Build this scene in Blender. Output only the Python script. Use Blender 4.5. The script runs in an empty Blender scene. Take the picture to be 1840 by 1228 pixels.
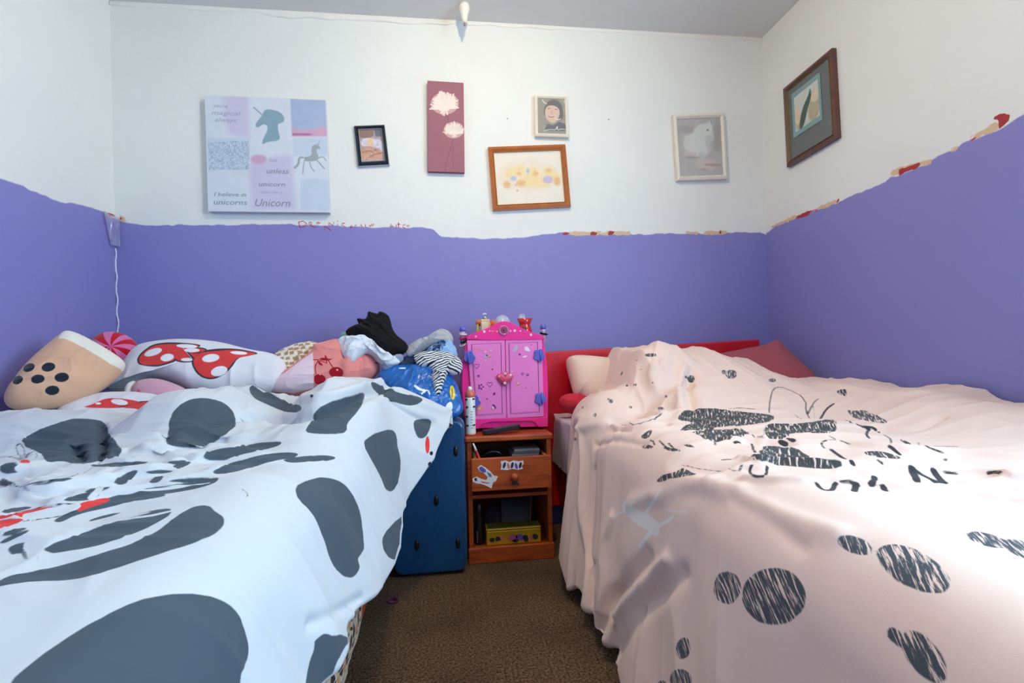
import bpy, bmesh, math, random
import numpy as np
from mathutils import Vector, Matrix, Quaternion
from mathutils.bvhtree import BVHTree

scene = bpy.context.scene
COL = scene.collection
random.seed(7)

# ------------------------------------------------------------------ camera
F, CX, CY = 900.0, 920.0, 637.0          # focal length and principal point in pixels of the 1840x1228 frame
TH, RO = math.atan(120 / F), math.radians(1.3)
CAM = np.array([0, 0, 0.83])
fwd = np.array([math.sin(TH), math.cos(TH), 0]); r0 = np.array([math.cos(TH), -math.sin(TH), 0]); u0 = np.array([0, 0, 1.0])
UP = math.cos(RO) * u0 + math.sin(RO) * r0
RT = math.cos(RO) * r0 - math.sin(RO) * u0
cam_data = bpy.data.cameras.new('camera'); cam = bpy.data.objects.new('camera', cam_data); COL.objects.link(cam)
cam_data.sensor_width = 36; cam_data.lens = 36 * F / 1840; cam_data.clip_start = 0.02
cam_data.shift_y = (CY - 614) / 1840
M = Matrix(((RT[0], UP[0], -fwd[0], CAM[0]), (RT[1], UP[1], -fwd[1], CAM[1]), (RT[2], UP[2], -fwd[2], CAM[2]), (0, 0, 0, 1)))
cam.matrix_world = M
scene.camera = cam

# ------------------------------------------------------------------ light and exposure
scene.view_settings.view_transform = 'Standard'; scene.view_settings.look = 'None'
scene.view_settings.gamma = 1; scene.view_settings.use_curve_mapping = False
scene.view_settings.exposure = 0.45
WORLD_STRENGTH, WINDOW_POWER, LAMP_POWER = 1.0, 63.0, 20.0
w = bpy.data.worlds.new('world'); scene.world = w; w.use_nodes = True
bg = w.node_tree.nodes['Background']; bg.inputs[0].default_value = (0.75, 0.87, 1, 1); bg.inputs[1].default_value = WORLD_STRENGTH
# daylight coming through the window opening in the right wall (beside and behind the camera)
WIN_Y0, WIN_Y1, WIN_Z0, WIN_Z1 = -0.55, 0.72, 0.95, 2.15
ld = bpy.data.lights.new('window_daylight', 'AREA'); ld.shape = 'RECTANGLE'; ld.size = WIN_Y1 - WIN_Y0 + .1; ld.size_y = WIN_Z1 - WIN_Z0 + .1
ld.energy = WINDOW_POWER; ld.color = (0.52, 0.79, 1.0)
lo = bpy.data.objects.new('window_daylight', ld); COL.objects.link(lo)
lo.location = (1.665 + 0.24, (WIN_Y0 + WIN_Y1) / 2, (WIN_Z0 + WIN_Z1) / 2); lo.rotation_euler = (math.radians(90), 0, math.radians(90))
# warm ceiling bulb
bd = bpy.data.lights.new('ceiling_bulb', 'POINT'); bd.energy = LAMP_POWER; bd.color = (1.0, 0.79, 0.50); bd.shadow_soft_size = 0.03
bo = bpy.data.objects.new('ceiling_bulb', bd); COL.objects.link(bo); bo.location = (0.20, 1.22, 2.36)

# ------------------------------------------------------------------ pixel helpers
def ray(px, py): return fwd + (px - CX) / F * RT - (py - CY) / F * UP
def P(px, py, x=None, y=None, z=None):
    d = ray(px, py)
    t = x / d[0] if x is not None else (y / d[1] if y is not None else (z - CAM[2]) / d[2])
    return CAM + t * d
def on_plane(px, py, p0, n):
    d = ray(px, py); t = np.dot(np.asarray(p0) - CAM, n) / np.dot(d, n)
    return CAM + t * d

# ------------------------------------------------------------------ numeric helpers
def smooth(a, b, x):
    t = np.clip((x - a) / (b - a), 0, 1); return t * t * (3 - 2 * t)
def noise2(x, y, seed=0):
    rs = np.random.RandomState(seed); tab = rs.rand(64, 64) * 2 - 1
    x = np.asarray(x, float); y = np.asarray(y, float)
    xi = np.floor(x).astype(int); yi = np.floor(y).astype(int); fx = x - xi; fy = y - yi
    fx = fx * fx * fx * (fx * (fx * 6 - 15) + 10); fy = fy * fy * fy * (fy * (fy * 6 - 15) + 10)
    g = lambda a, b: tab[a % 64, b % 64]
    return (g(xi, yi) * (1 - fx) + g(xi + 1, yi) * fx) * (1 - fy) + (g(xi, yi + 1) * (1 - fx) + g(xi + 1, yi + 1) * fx) * fy
def fbm(x, y, seed=0, oct=3):
    s = 0; a = 1
    for k in range(oct): s = s + a * noise2(x * 2 ** k, y * 2 ** k, seed + k); a *= .5
    return s
def ridge(x, y, seed=0): return (1 - np.abs(noise2(x, y, seed))) ** 2
def chaikin(pts, n=2, closed=True):
    pts = [np.asarray(p, float) for p in pts]
    for _ in range(n):
        out = []; m = len(pts)
        if not closed: out.append(pts[0])
        for i in range(m if closed else m - 1):
            a, b = pts[i], pts[(i + 1) % m]; out += [a * .75 + b * .25, a * .25 + b * .75]
        if not closed: out.append(pts[-1])
        pts = out
    return pts
def resample(pts, n, closed=True):
    p = np.asarray(pts, float)
    if closed: p = np.vstack([p, p[:1]])
    d = np.r_[0, np.cumsum(np.linalg.norm(np.diff(p, axis=0), axis=1))]
    t = np.linspace(0, d[-1], n, endpoint=not closed)
    return np.stack([np.interp(t, d, p[:, k]) for k in range(p.shape[1])], 1)
def near(uv, pts, m):
    lo, hi = pts.min(0) - m, pts.max(0) + m
    return np.nonzero((uv[:, 0] > lo[0]) & (uv[:, 0] < hi[0]) & (uv[:, 1] > lo[1]) & (uv[:, 1] < hi[1]))[0]
def sd_poly(uv0, poly, m=.05):
    """Signed distance to a polygon (exact within the margin m, 1.0 beyond it)."""
    poly = np.asarray(poly, float); sel = near(uv0, poly, m); out = np.full(len(uv0), 1.0); uv = uv0[sel]
    d2 = np.full(len(uv), 1e9); ins = np.zeros(len(uv), bool)
    for i in range(len(poly)):
        a, b = poly[i - 1], poly[i]; e = b - a; L = max(e @ e, 1e-12); wv = uv - a
        t = np.clip((wv @ e) / L, 0, 1); q = wv - t[:, None] * e; d2 = np.minimum(d2, (q * q).sum(1))
        if a[1] != b[1]:
            c = ((a[1] > uv[:, 1]) != (b[1] > uv[:, 1])) & (uv[:, 0] < (b[0] - a[0]) * (uv[:, 1] - a[1]) / (b[1] - a[1]) + a[0])
            ins ^= c
    d = np.sqrt(d2); out[sel] = np.where(ins, -d, d); return out
def sd_line(uv0, pts, width, m=.09):
    pts = np.asarray(pts, float); sel = near(uv0, pts, m); out = np.full(len(uv0), 1.0); uv = uv0[sel]; d2 = np.full(len(uv), 1e9)
    for a, b in zip(pts[:-1], pts[1:]):
        e = b - a; L = max(e @ e, 1e-12); wv = uv - a; t = np.clip((wv @ e) / L, 0, 1); q = wv - t[:, None] * e
        d2 = np.minimum(d2, (q * q).sum(1))
    out[sel] = np.sqrt(d2) - width / 2; return out
def ell(cx, cy, rx, ry, rot=0, n=28):
    c, s = math.cos(math.radians(rot)), math.sin(math.radians(rot))
    return [(cx + rx * math.cos(a) * c - ry * math.sin(a) * s, cy + rx * math.cos(a) * s + ry * math.sin(a) * c) for a in np.linspace(0, 2 * math.pi, n, endpoint=False)]
def crop(pts, ox, oy, k): return [(ox + p[0] * k, oy + p[1] * k) for p in pts]

# ------------------------------------------------------------------ materials
def srgb(r, g, b):
    f = lambda c: (c / 255 / 12.92) if c / 255 <= .04045 else ((c / 255 + .055) / 1.055) ** 2.4
    return (f(r), f(g), f(b), 1)
_mats = {}
def mat(name, col, rough=.6, tint=.06, tscale=8, bump=0, bscale=60, metal=0, coat=0, layers=(), attr_uv=False, trans=0, alpha=1, sheen=0, emit=None, stretch=(1, 1, 1), detail=4, grain=None, bump2=0, b2scale=3, spec=.5):
    """Procedural material: colour with noise tint, bump, and printed layers read from distance attributes."""
    if name in _mats: return _mats[name]
    m = bpy.data.materials.new(name); m.use_nodes = True; nt = m.node_tree; N = nt.nodes; L = nt.links
    b = N['Principled BSDF']; b.inputs['Roughness'].default_value = rough; b.inputs['Metallic'].default_value = metal
    b.inputs['Coat Weight'].default_value = coat; b.inputs['Transmission Weight'].default_value = trans; b.inputs['Alpha'].default_value = alpha
    b.inputs['Sheen Weight'].default_value = sheen; b.inputs['Specular IOR Level'].default_value = spec
    if attr_uv:
        tc = N.new('ShaderNodeAttribute'); tc.attribute_name = 'uvm'; co = tc.outputs['Vector']
    else:
        tc = N.new('ShaderNodeTexCoord'); co = tc.outputs['Object']
    mp = N.new('ShaderNodeMapping'); mp.inputs['Scale'].default_value = stretch; L.new(co, mp.inputs[0]); co2 = mp.outputs[0]
    n = N.new('ShaderNodeTexNoise'); n.inputs['Scale'].default_value = tscale; n.inputs['Detail'].default_value = detail; L.new(co2, n.inputs['Vector'])
    col = srgb(*col) if max(col) > 1 else tuple(col) + (1,)
    mr = N.new('ShaderNodeMapRange'); mr.inputs[1].default_value = .3; mr.inputs[2].default_value = .7; mr.inputs[3].default_value = 1 - tint; mr.inputs[4].default_value = 1 + tint
    L.new(n.outputs[0], mr.inputs[0])
    hs = N.new('ShaderNodeHueSaturation'); hs.inputs['Color'].default_value = col; L.new(mr.outputs[0], hs.inputs['Value'])
    cur = hs.outputs[0]
    if grain:
        gcol, gscale, gstretch, amt = grain
        mp2 = N.new('ShaderNodeMapping'); mp2.inputs['Scale'].default_value = gstretch; L.new(co, mp2.inputs[0])
        g = N.new('ShaderNodeTexNoise'); g.inputs['Scale'].default_value = gscale; g.inputs['Detail'].default_value = 6; L.new(mp2.outputs[0], g.inputs['Vector'])
        gr = N.new('ShaderNodeMapRange'); gr.inputs[1].default_value = .45; gr.inputs[2].default_value = .65; gr.inputs[3].default_value = 0; gr.inputs[4].default_value = amt
        L.new(g.outputs[0], gr.inputs[0])
        mx = N.new('ShaderNodeMix'); mx.data_type = 'RGBA'; L.new(gr.outputs[0], mx.inputs['Factor']); L.new(cur, mx.inputs['A']); mx.inputs['B'].default_value = srgb(*gcol); cur = mx.outputs['Result']
    for lay in layers:
        attr, lcol, wdt = lay[:3]; hatch = lay[3] if len(lay) > 3 else None
        at = N.new('ShaderNodeAttribute'); at.attribute_name = attr
        r = N.new('ShaderNodeMapRange'); r.inputs[1].default_value = wdt; r.inputs[2].default_value = -wdt; r.inputs[3].default_value = 0; r.inputs[4].default_value = 1
        L.new(at.outputs['Fac'], r.inputs[0]); fac = r.outputs[0]
        if hatch:
            mp3 = N.new('ShaderNodeMapping'); mp3.vector_type = 'TEXTURE'; mp3.inputs['Scale'].default_value = [1 / v for v in hatch[0]]; mp3.inputs['Rotation'].default_value = (0, 0, hatch[2]); L.new(co, mp3.inputs[0])
            hn = N.new('ShaderNodeTexNoise'); hn.inputs['Scale'].default_value = 1; hn.inputs['Detail'].default_value = 5; hn.inputs['Roughness'].default_value = .65; L.new(mp3.outputs[0], hn.inputs['Vector'])
            hr = N.new('ShaderNodeMapRange'); hr.inputs[1].default_value = hatch[1] - .035; hr.inputs[2].default_value = hatch[1] + .035; L.new(hn.outputs[0], hr.inputs[0])
            mu = N.new('ShaderNodeMath'); mu.operation = 'MULTIPLY'; L.new(fac, mu.inputs[0]); L.new(hr.outputs[0], mu.inputs[1]); fac = mu.outputs[0]
        mx = N.new('ShaderNodeMix'); mx.data_type = 'RGBA'; L.new(fac, mx.inputs['Factor']); L.new(cur, mx.inputs['A'])
        h2 = N.new('ShaderNodeHueSaturation'); h2.inputs['Color'].default_value = srgb(*lcol); L.new(mr.outputs[0], h2.inputs['Value']); L.new(h2.outputs[0], mx.inputs['B'])
        cur = mx.outputs['Result']
    L.new(cur, b.inputs['Base Color'])
    if emit: b.inputs['Emission Color'].default_value = srgb(*emit[0]); b.inputs['Emission Strength'].default_value = emit[1]
    last = None
    for bs, sc in ((bump2, b2scale), (bump, bscale)):
        if bs:
            bn = N.new('ShaderNodeTexNoise'); bn.inputs['Scale'].default_value = sc; bn.inputs['Detail'].default_value = 3; L.new(co2, bn.inputs['Vector'])
            bp = N.new('ShaderNodeBump'); bp.inputs['Strength'].default_value = bs; bp.inputs['Distance'].default_value = .01; L.new(bn.outputs[0], bp.inputs['Height'])
            if last: L.new(last, bp.inputs['Normal'])
            last = bp.outputs[0]
    if last: L.new(last, b.inputs['Normal'])
    _mats[name] = m; return m

# ------------------------------------------------------------------ object helpers
def link(o, parent=None):
    COL.objects.link(o)
    if parent is not None:
        o.parent = parent; o.matrix_parent_inverse = Matrix.Translation(Vector(parent['_loc'])).inverted() if '_loc' in parent else Matrix.Identity(4)
    return o
def thing(name, label, cat, loc, group=None):
    o = bpy.data.objects.new(name, None); o.empty_display_size = .05; o.location = loc; o['_loc'] = [float(v) for v in loc]; COL.objects.link(o); tag(o, label, cat, group); return o
def tag(o, label=None, cat=None, group=None, kind=None):
    if label: o['label'] = label
    if cat: o['category'] = cat
    if group: o['group'] = group
    if kind: o['kind'] = kind
    return o
class G:
    def __init__(s): s.v = []; s.f = []
    def add(s, v, f):
        k = len(s.v); s.v += [tuple(map(float, p)) for p in v]; s.f += [tuple(i + k for i in q) for q in f]; return s
    def hexa(s, b, t):      # bottom quad, top quad (same winding)
        return s.add(list(b) + list(t), [(3, 2, 1, 0), (4, 5, 6, 7)] + [(i, (i + 1) % 4, (i + 1) % 4 + 4, i + 4) for i in range(4)])
    def box(s, x0, x1, y0, y1, z0, z1):
        return s.hexa([(x0, y0, z0), (x1, y0, z0), (x1, y1, z0), (x0, y1, z0)], [(x0, y0, z1), (x1, y0, z1), (x1, y1, z1), (x0, y1, z1)])
    def prism(s, poly, o, ex, ey, ez, d):   # polygon in (ex,ey), extruded d along ez
        o, ex, ey, ez = map(np.asarray, (o, ex, ey, ez)); n = len(poly)
        a = [o + p[0] * ex + p[1] * ey for p in poly]; b = [p + ez * d for p in a]
        return s.add(a + b, [tuple(range(n - 1, -1, -1)), tuple(range(n, 2 * n))] + [(i, (i + 1) % n, n + (i + 1) % n, n + i) for i in range(n)])
    def lathe(s, prof, o, n=24, axis=(0, 0, 1)):
        q = Vector((0, 0, 1)).rotation_difference(Vector(axis)); v = []; f = []
        for r, h in prof:
            for k in range(n):
                a = 2 * math.pi * k / n; v.append(Vector(o) + q @ Vector((r * math.cos(a), r * math.sin(a), h)))
        for i in range(len(prof) - 1):
            for k in range(n): f.append((i * n + k, i * n + (k + 1) % n, (i + 1) * n + (k + 1) % n, (i + 1) * n + k))
        f.append(tuple(range(n - 1, -1, -1))); f.append(tuple((len(prof) - 1) * n + k for k in range(n)))
        return s.add(v, f)
    def tube(s, path, r, n=8, closed=False):
        p = [Vector(q) for q in path]; m = len(p); v = []; f = []
        for i in range(m):
            t = ((p[(i + 1) % m] - p[i - 1]) if closed else (p[min(i + 1, m - 1)] - p[max(i - 1, 0)])).normalized()
            a = t.orthogonal() if abs(t.z) > .9 else t.cross(Vector((0, 0, 1))); a.normalize(); b = t.cross(a)
            rr = r[i] if hasattr(r, '__len__') else r
            for k in range(n):
                g = 2 * math.pi * k / n; v.append(p[i] + a * rr * math.cos(g) + b * rr * math.sin(g))
        for i in range(m if closed else m - 1):
            j = (i + 1) % m
            for k in range(n): f.append((i * n + k, i * n + (k + 1) % n, j * n + (k + 1) % n, j * n + k))
        if not closed: f.append(tuple(range(n - 1, -1, -1))); f.append(tuple((m - 1) * n + k for k in range(n)))
        return s.add(v, f)
    def ball(s, c, r, n=20, m=12, sc=(1, 1, 1)):
        v = []; f = []
        for i in range(m + 1):
            t = math.pi * i / m
            for k in range(n):
                a = 2 * math.pi * k / n; v.append((c[0] + r * sc[0] * math.sin(t) * math.cos(a), c[1] + r * sc[1] * math.sin(t) * math.sin(a), c[2] + r * sc[2] * math.cos(t)))
        for i in range(m):
            for k in range(n): f.append((i * n + k, (i + 1) * n + k, (i + 1) * n + (k + 1) % n, i * n + (k + 1) % n))
        return s.add(v, f)
    def build(s, name, m, parent=None, sm=False, bevel=0, sub=0):
        me = bpy.data.meshes.new(name); me.from_pydata(s.v, [], s.f); me.validate()
        bm = bmesh.new(); bm.from_mesh(me); bmesh.ops.remove_doubles(bm, verts=bm.verts, dist=1e-5); bmesh.ops.recalc_face_normals(bm, faces=bm.faces); bm.to_mesh(me); bm.free()
        me.materials.append(m)
        if sm: me.polygons.foreach_set('use_smooth', [True] * len(me.polygons))
        o = bpy.data.objects.new(name, me); link(o, parent)
        if bevel:
            b = o.modifiers.new('bevel', 'BEVEL'); b.width = bevel; b.segments = 2; b.limit_method = 'ANGLE'; b.angle_limit = math.radians(40)
        return o
def grid_obj(name, V, uv, m, parent=None, fields=None):
    """V: [nt, ns, 3] grid of points, uv: [nt, ns, 2]."""
    nt, ns = V.shape[:2]; idx = np.arange(nt * ns).reshape(nt, ns)
    fa = np.stack([idx[:-1, :-1], idx[:-1, 1:], idx[1:, 1:], idx[1:, :-1]], -1).reshape(-1, 4)
    return raw_obj(name, V.reshape(-1, 3), fa, uv.reshape(-1, 2), m, parent, fields)
def raw_obj(name, V, fa, uv, m, parent=None, fields=None):
    me = bpy.data.meshes.new(name); me.from_pydata(V.tolist(), [], fa.tolist() if hasattr(fa, 'tolist') else fa); me.update()
    me.polygons.foreach_set('use_smooth', [True] * len(me.polygons))
    a = me.attributes.new('uvm', 'FLOAT_VECTOR', 'POINT'); a.data.foreach_set('vector', np.c_[uv, np.zeros(len(uv))].astype(np.float32).ravel())
    for k, d in (fields or {}).items():
        a = me.attributes.new(k, 'FLOAT', 'POINT'); a.data.foreach_set('value', np.asarray(d, np.float32))
    me.materials.append(m)
    o = bpy.data.objects.new(name, me); return link(o, parent)
class Caster:
    """Finds the surface coordinates (u, v) that a photograph pixel looks at on a mesh."""
    def __init__(s, V, fa, uv, miss=None):
        s.miss = miss; s.V = V; s.fa = np.asarray(fa); s.uv = uv
        s.t = BVHTree.FromPolygons([tuple(p) for p in V], [tuple(f) for f in s.fa])
    def __call__(s, px, py):
        d = Vector(ray(px, py)).normalized(); h = s.t.ray_cast(Vector(CAM), d)
        if h[0] is None: return s.miss(px, py) if s.miss else None
        f = s.fa[h[2]]; p = s.V[f]; wt = 1 / (np.linalg.norm(p - np.array(h[0]), axis=1) + 1e-6); return (s.uv[f] * wt[:, None]).sum(0) / wt.sum()
    def poly(s, pts, sm=2, closed=True):
        q = chaikin(pts, sm, closed) if sm else pts
        r = [s(*p) for p in q]; return [p for p in r if p is not None]
def fields_from(caster, uv, spec):
    """spec: {attr: [(kind, pixel points, width)]}; kind poly / line (already in pixel coordinates)."""
    out = {}
    for k, shapes in spec.items():
        d = np.full(len(uv), 1.0)
        for sh in shapes:
            q = caster.poly(sh[1], sh[3] if len(sh) > 3 else (2 if sh[0] == 'poly' else 1), sh[0] == 'poly')
            if len(q) < (3 if sh[0] == 'poly' else 2): continue
            d = np.minimum(d, sd_poly(uv, q) if sh[0] == 'poly' else sd_line(uv, q, sh[2]))
        out[k] = d
    return out

# ------------------------------------------------------------------ room dimensions
XL, XR, YB, YR = -1.42, 1.665, 2.40, -0.95
def zc(x): return 2.416 + (x - XL) / (XR - XL) * 0.027
T = .08

# ---- walls: white paint above, purple paint below a ragged hand-painted edge
def edge_fn(pts):
    pts = sorted(pts); a = np.array(pts); return lambda t: np.interp(t, a[:, 0], a[:, 1])
wl = dict(rough=.6, tint=.02, tscale=2.5, bump=.05, bscale=90, bump2=.5, b2scale=5)
PURPLE = (134, 131, 196)
wall_layers = [('purple', PURPLE, .0025), ('cream', (214, 186, 150), .0015), ('red', (165, 38, 45), .001)]
m_wall = mat('wall_paint', (230, 232, 229), layers=wall_layers, **wl)
def wall_grid(name, o, ex, L, H, edge, cream, redp, hole=None, n=.012):
    nu = int(L / n) + 1; nv = int(H / n) + 1
    u = np.linspace(0, L, nu); v = np.linspace(0, H, nv)
    if hole:
        u = np.sort(np.r_[u, hole[0], hole[1]]); v = np.sort(np.r_[v, hole[2], hole[3]])
    Uu, Vv = np.meshgrid(u, v)
    V = np.asarray(o) + Uu[..., None] * np.asarray(ex) + Vv[..., None] * np.array([0, 0, 1.])
    uv = np.stack([Uu, Vv], -1); fl = uv.reshape(-1, 2)
    e = edge(fl[:, 0]) + .004 * fbm(fl[:, 0] * 30, fl[:, 0] * 0 + .3, 5) 
    f = {'purple': fl[:, 1] - e}
    for k, ps in (('cream', cream), ('red', redp)):
        d = np.full(len(fl), 1.)
        for p in ps: d = np.minimum(d, sd_poly(fl, p))
        f[k] = d + .004 * fbm(fl[:, 0] * 60, fl[:, 1] * 60, 9)
    nt, ns = Uu.shape; idx = np.arange(nt * ns).reshape(nt, ns)
    fa = np.stack([idx[:-1, :-1], idx[:-1, 1:], idx[1:, 1:], idx[1:, :-1]], -1).reshape(-1, 4)
    if hole:
        c = V.reshape(-1, 3)[fa].mean(1); cu = fl[fa].mean(1)
        fa = fa[~((cu[:, 0] > hole[0]) & (cu[:, 0] < hole[1]) & (cu[:, 1] > hole[2]) & (cu[:, 1] < hole[3]))]
    ob = raw_obj(name, V.reshape(-1, 3), fa, fl, m_wall, None, f); tag(ob, kind='structure')
    ob.data.polygons.foreach_set('use_smooth', [False] * len(ob.data.polygons))
    sd = ob.modifiers.new('thickness', 'SOLIDIFY'); sd.thickness = T; sd.offset = -1
    return ob
bk = lambda px, py: (lambda q: (q[0] - XL, q[2]))(P(px, py, y=YB))
ed_back = edge_fn([bk(*p) for p in [(205, 392), (225, 400), (262, 406), (330, 404), (420, 404), (500, 403), (560, 405), (620, 407), (700, 409), (762, 409), (782, 414), (792, 425), (830, 428), (880, 430), (950, 426), (985, 420), (1010, 418), (1060, 421), (1130, 421), (1160, 422), (1180, 419), (1250, 420), (1300, 421), (1320, 417), (1366, 419), (1378, 423)]])
cr = [[bk(*p) for p in q] for q in [[(1022, 416), (1132, 416), (1132, 423), (1022, 423)], [(1264, 415), (1306, 415), (1306, 422), (1264, 422)], [(1232, 416), (1256, 416), (1256, 421), (1232, 421)], [(214, 388), (226, 391), (226, 401), (214, 397)]]]
rd = [[bk(*p) for p in q] for q in [[(1062, 416), (1073, 417), (1073, 423), (1060, 423)], [(1094, 416), (1104, 416), (1104, 423), (1093, 423)], [(1291, 415), (1296, 415), (1296, 422), (1291, 422)], [(1012, 418), (1024, 418), (1024, 422), (1012, 422)], [(216, 390), (222, 392), (222, 398), (216, 396)]]]
wall_back = wall_grid('wall_back', (XL, YB, 0), (1, 0, 0), XR - XL, 2.46, ed_back, cr, rd)
rw = lambda px, py: (lambda q: (YB - q[1], q[2]))(P(px, py, x=XR))
pr = [(1383, 416), (1395, 404), (1432, 390), (1480, 372), (1510, 361), (1560, 340), (1592, 327), (1600, 320), (1618, 314), (1660, 297), (1680, 285), (1720, 265), (1728, 257), (1760, 247), (1795, 231), (1812, 222), (1825, 214), (1840, 206)]
e_ = [rw(*p) for p in pr]; e_ += [(1.6, 1.47), (2.4, 1.45), (3.4, 1.46)]
crr = [[rw(*p) for p in q] for q in [[(1384, 408), (1430, 386), (1432, 392), (1388, 410)], [(1468, 372), (1508, 357), (1508, 364), (1468, 379)], [(1658, 291), (1676, 286), (1676, 293), (1660, 300)], [(1600, 306), (1660, 288), (1662, 298), (1604, 318)], [(1745, 245), (1790, 218), (1800, 228), (1750, 254)], [(1706, 270), (1720, 262), (1718, 270), (1708, 274)]]]
rdr = [[rw(*p) for p in q] for q in [[(1430, 389), (1469, 373), (1470, 380), (1432, 394)], [(1503, 358), (1508, 357), (1508, 362), (1504, 364)], [(1612, 306), (1654, 291), (1660, 298), (1616, 315)], [(1784, 212), (1800, 203), (1812, 208), (1812, 220), (1796, 232), (1794, 220)], [(1744, 248), (1758, 244), (1757, 249), (1746, 253)]]]
HOLE = (YB - WIN_Y1, YB - WIN_Y0, WIN_Z0, WIN_Z1)
wall_right = wall_grid('wall_right', (XR, YB, 0), (0, -1, 0), YB - YR, 2.46, edge_fn(e_), crr, rdr, hole=HOLE)
lw = lambda px, py: (lambda q: (q[1] - YR, q[2]))(P(px, py, x=XL))
pl = [(0, 320), (40, 335), (90, 356), (112, 366), (120, 367), (128, 363), (150, 370), (175, 375), (190, 383), (203, 389)]
e_ = [(0, 1.45), (1.5, 1.44)] + [lw(*p) for p in pl]
wall_left = wall_grid('wall_left', (XL, YR, 0), (0, 1, 0), YB - YR, 2.46, edge_fn(e_), [[lw(*p) for p in [(186, 379), (210, 388), (210, 397), (190, 388)]]], [[lw(*p) for p in [(192, 381), (210, 389), (210, 394), (194, 387)]]])
wall_rear = wall_grid('wall_rear', (XR, YR, 0), (-1, 0, 0), XR - XL, 2.46, edge_fn([(0, 1.46), (3.2, 1.45)]), [], [], n=.03)
# floor and ceiling
m_carpet = mat('carpet', (116, 93, 74), rough=.95, tint=.75, tscale=150, bump=.9, bscale=260, detail=2, bump2=.4, b2scale=40, grain=((48, 36, 32), 3, (1, 1, 1), .35), spec=.1)
g = G(); g.box(XL - T, XR + T, YR - T, YB + T, -.1, 0); tag(g.build('floor', m_carpet), kind='structure')
m_ceil = mat('ceiling_paint', (222, 223, 221), rough=.8, tint=.02, tscale=2, bump=.1, bscale=40, bump2=.4, b2scale=6)
g = G(); g.hexa([(XL - T, YR - T, zc(XL)), (XR + T, YR - T, zc(XR)), (XR + T, YB + T, zc(XR)), (XL - T, YB + T, zc(XL))], [(XL - T, YR - T, 2.6), (XR + T, YR - T, 2.6), (XR + T, YB + T, 2.6), (XL - T, YB + T, 2.6)])
tag(g.build('ceiling', m_ceil), kind='structure')
# lining paper lip under the ceiling along the back wall
n = 260; xs = np.linspace(XL + .002, XR - .002, n); g = G(); m_white = mat('white_gloss_paint', (236, 235, 230), rough=.4, tint=.02)
low = .012 + .009 * np.abs(fbm(xs * 6, xs * 0, 3)) + .012 * smooth(.5, .9, noise2(xs * 3, xs * 0, 8)); off = .003 + .006 * smooth(0, 1, fbm(xs * 9, xs * 0 + 2, 4))
vv = []; ff = []
for i, x in enumerate(xs): vv += [(x, YB - .0015, zc(x) + .004), (x, YB - off[i] * .6, zc(x) - low[i] * .5), (x, YB - off[i], zc(x) - low[i]), (x, YB - .0005, zc(x) - low[i] - .001)]
for i in range(n - 1):
    for k in range(3): ff.append((4 * i + k, 4 * i + k + 1, 4 * i + 5 + k, 4 * i + 4 + k))
g.add(vv, ff); tag(g.build('trim_1', m_white, None, True), kind='structure')
# window in the right wall, beside the camera: reveal, frame, mullion
win = bpy.data.objects.new('window_1', None); COL.objects.link(win); win['_loc'] = [XR, 0, WIN_Z0]; win.location = (XR, 0, WIN_Z0); tag(win, kind='structure')
g = G(); xo = XR + .22
for a in ((XR, xo, WIN_Y0 - .03, WIN_Y0, WIN_Z0 - .03, WIN_Z1 + .03), (XR, xo, WIN_Y1, WIN_Y1 + .03, WIN_Z0 - .03, WIN_Z1 + .03), (XR, xo, WIN_Y0, WIN_Y1, WIN_Z1, WIN_Z1 + .03), (XR - .03, xo, WIN_Y0 - .02, WIN_Y1 + .02, WIN_Z0 - .03, WIN_Z0)): g.box(*a)
g.build('window_reveal', m_white, win)
g = G(); fw = .05
for a in ((WIN_Y0, WIN_Y0 + fw, WIN_Z0, WIN_Z1), (WIN_Y1 - fw, WIN_Y1, WIN_Z0, WIN_Z1), (WIN_Y0, WIN_Y1, WIN_Z0, WIN_Z0 + fw), (WIN_Y0, WIN_Y1, WIN_Z1 - fw, WIN_Z1)): g.box(xo - .06, xo, *a)
g.build('window_frame', m_white, win)
# ------------------------------------------------------------------ beds
FAB = dict(rough=.92, sheen=.08, bump=.05, bscale=420, spec=.2)
m_pine = mat('orange_pine', (184, 84, 30), rough=.42, tint=.12, tscale=5, grain=((132, 48, 16), 9, (1, 8, 8), .7), coat=.15)
m_sheet = mat('lilac_sheet', (214, 200, 214), tint=.03, **FAB)
m_red = mat('red_headboard_paint', (206, 22, 38), rough=.35, tint=.05, tscale=6, coat=.1)
m_matt = mat('mattress_ticking', (226, 222, 216), tint=.04, **FAB)
# left bed
lb = thing('bed', 'low bed along the left wall with orange wooden frame under cow-patch duvet', 'bed', (-.82, 1.35, 0))
G().box(-1.41, -.285, .50, 2.37, .25, .37).build('mattress', m_matt, lb, bevel=.04)
G().box(-1.41, -.25, .44, 2.385, .20, .25).build('bed_base', m_pine, lb, bevel=.006)
G().box(-.275, -.245, .44, 2.385, .10, .20).build('side_rail', m_pine, lb, bevel=.006)
G().box(-1.41, -.245, .42, .44, .10, .25).build('foot_rail', m_pine, lb, bevel=.006)
for x in (-1.39, -.29):
    for y in (.445, 2.33): G().box(x, x + .045, y, y + .045, 0, .20).build('leg', m_pine, lb, bevel=.004)
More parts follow.
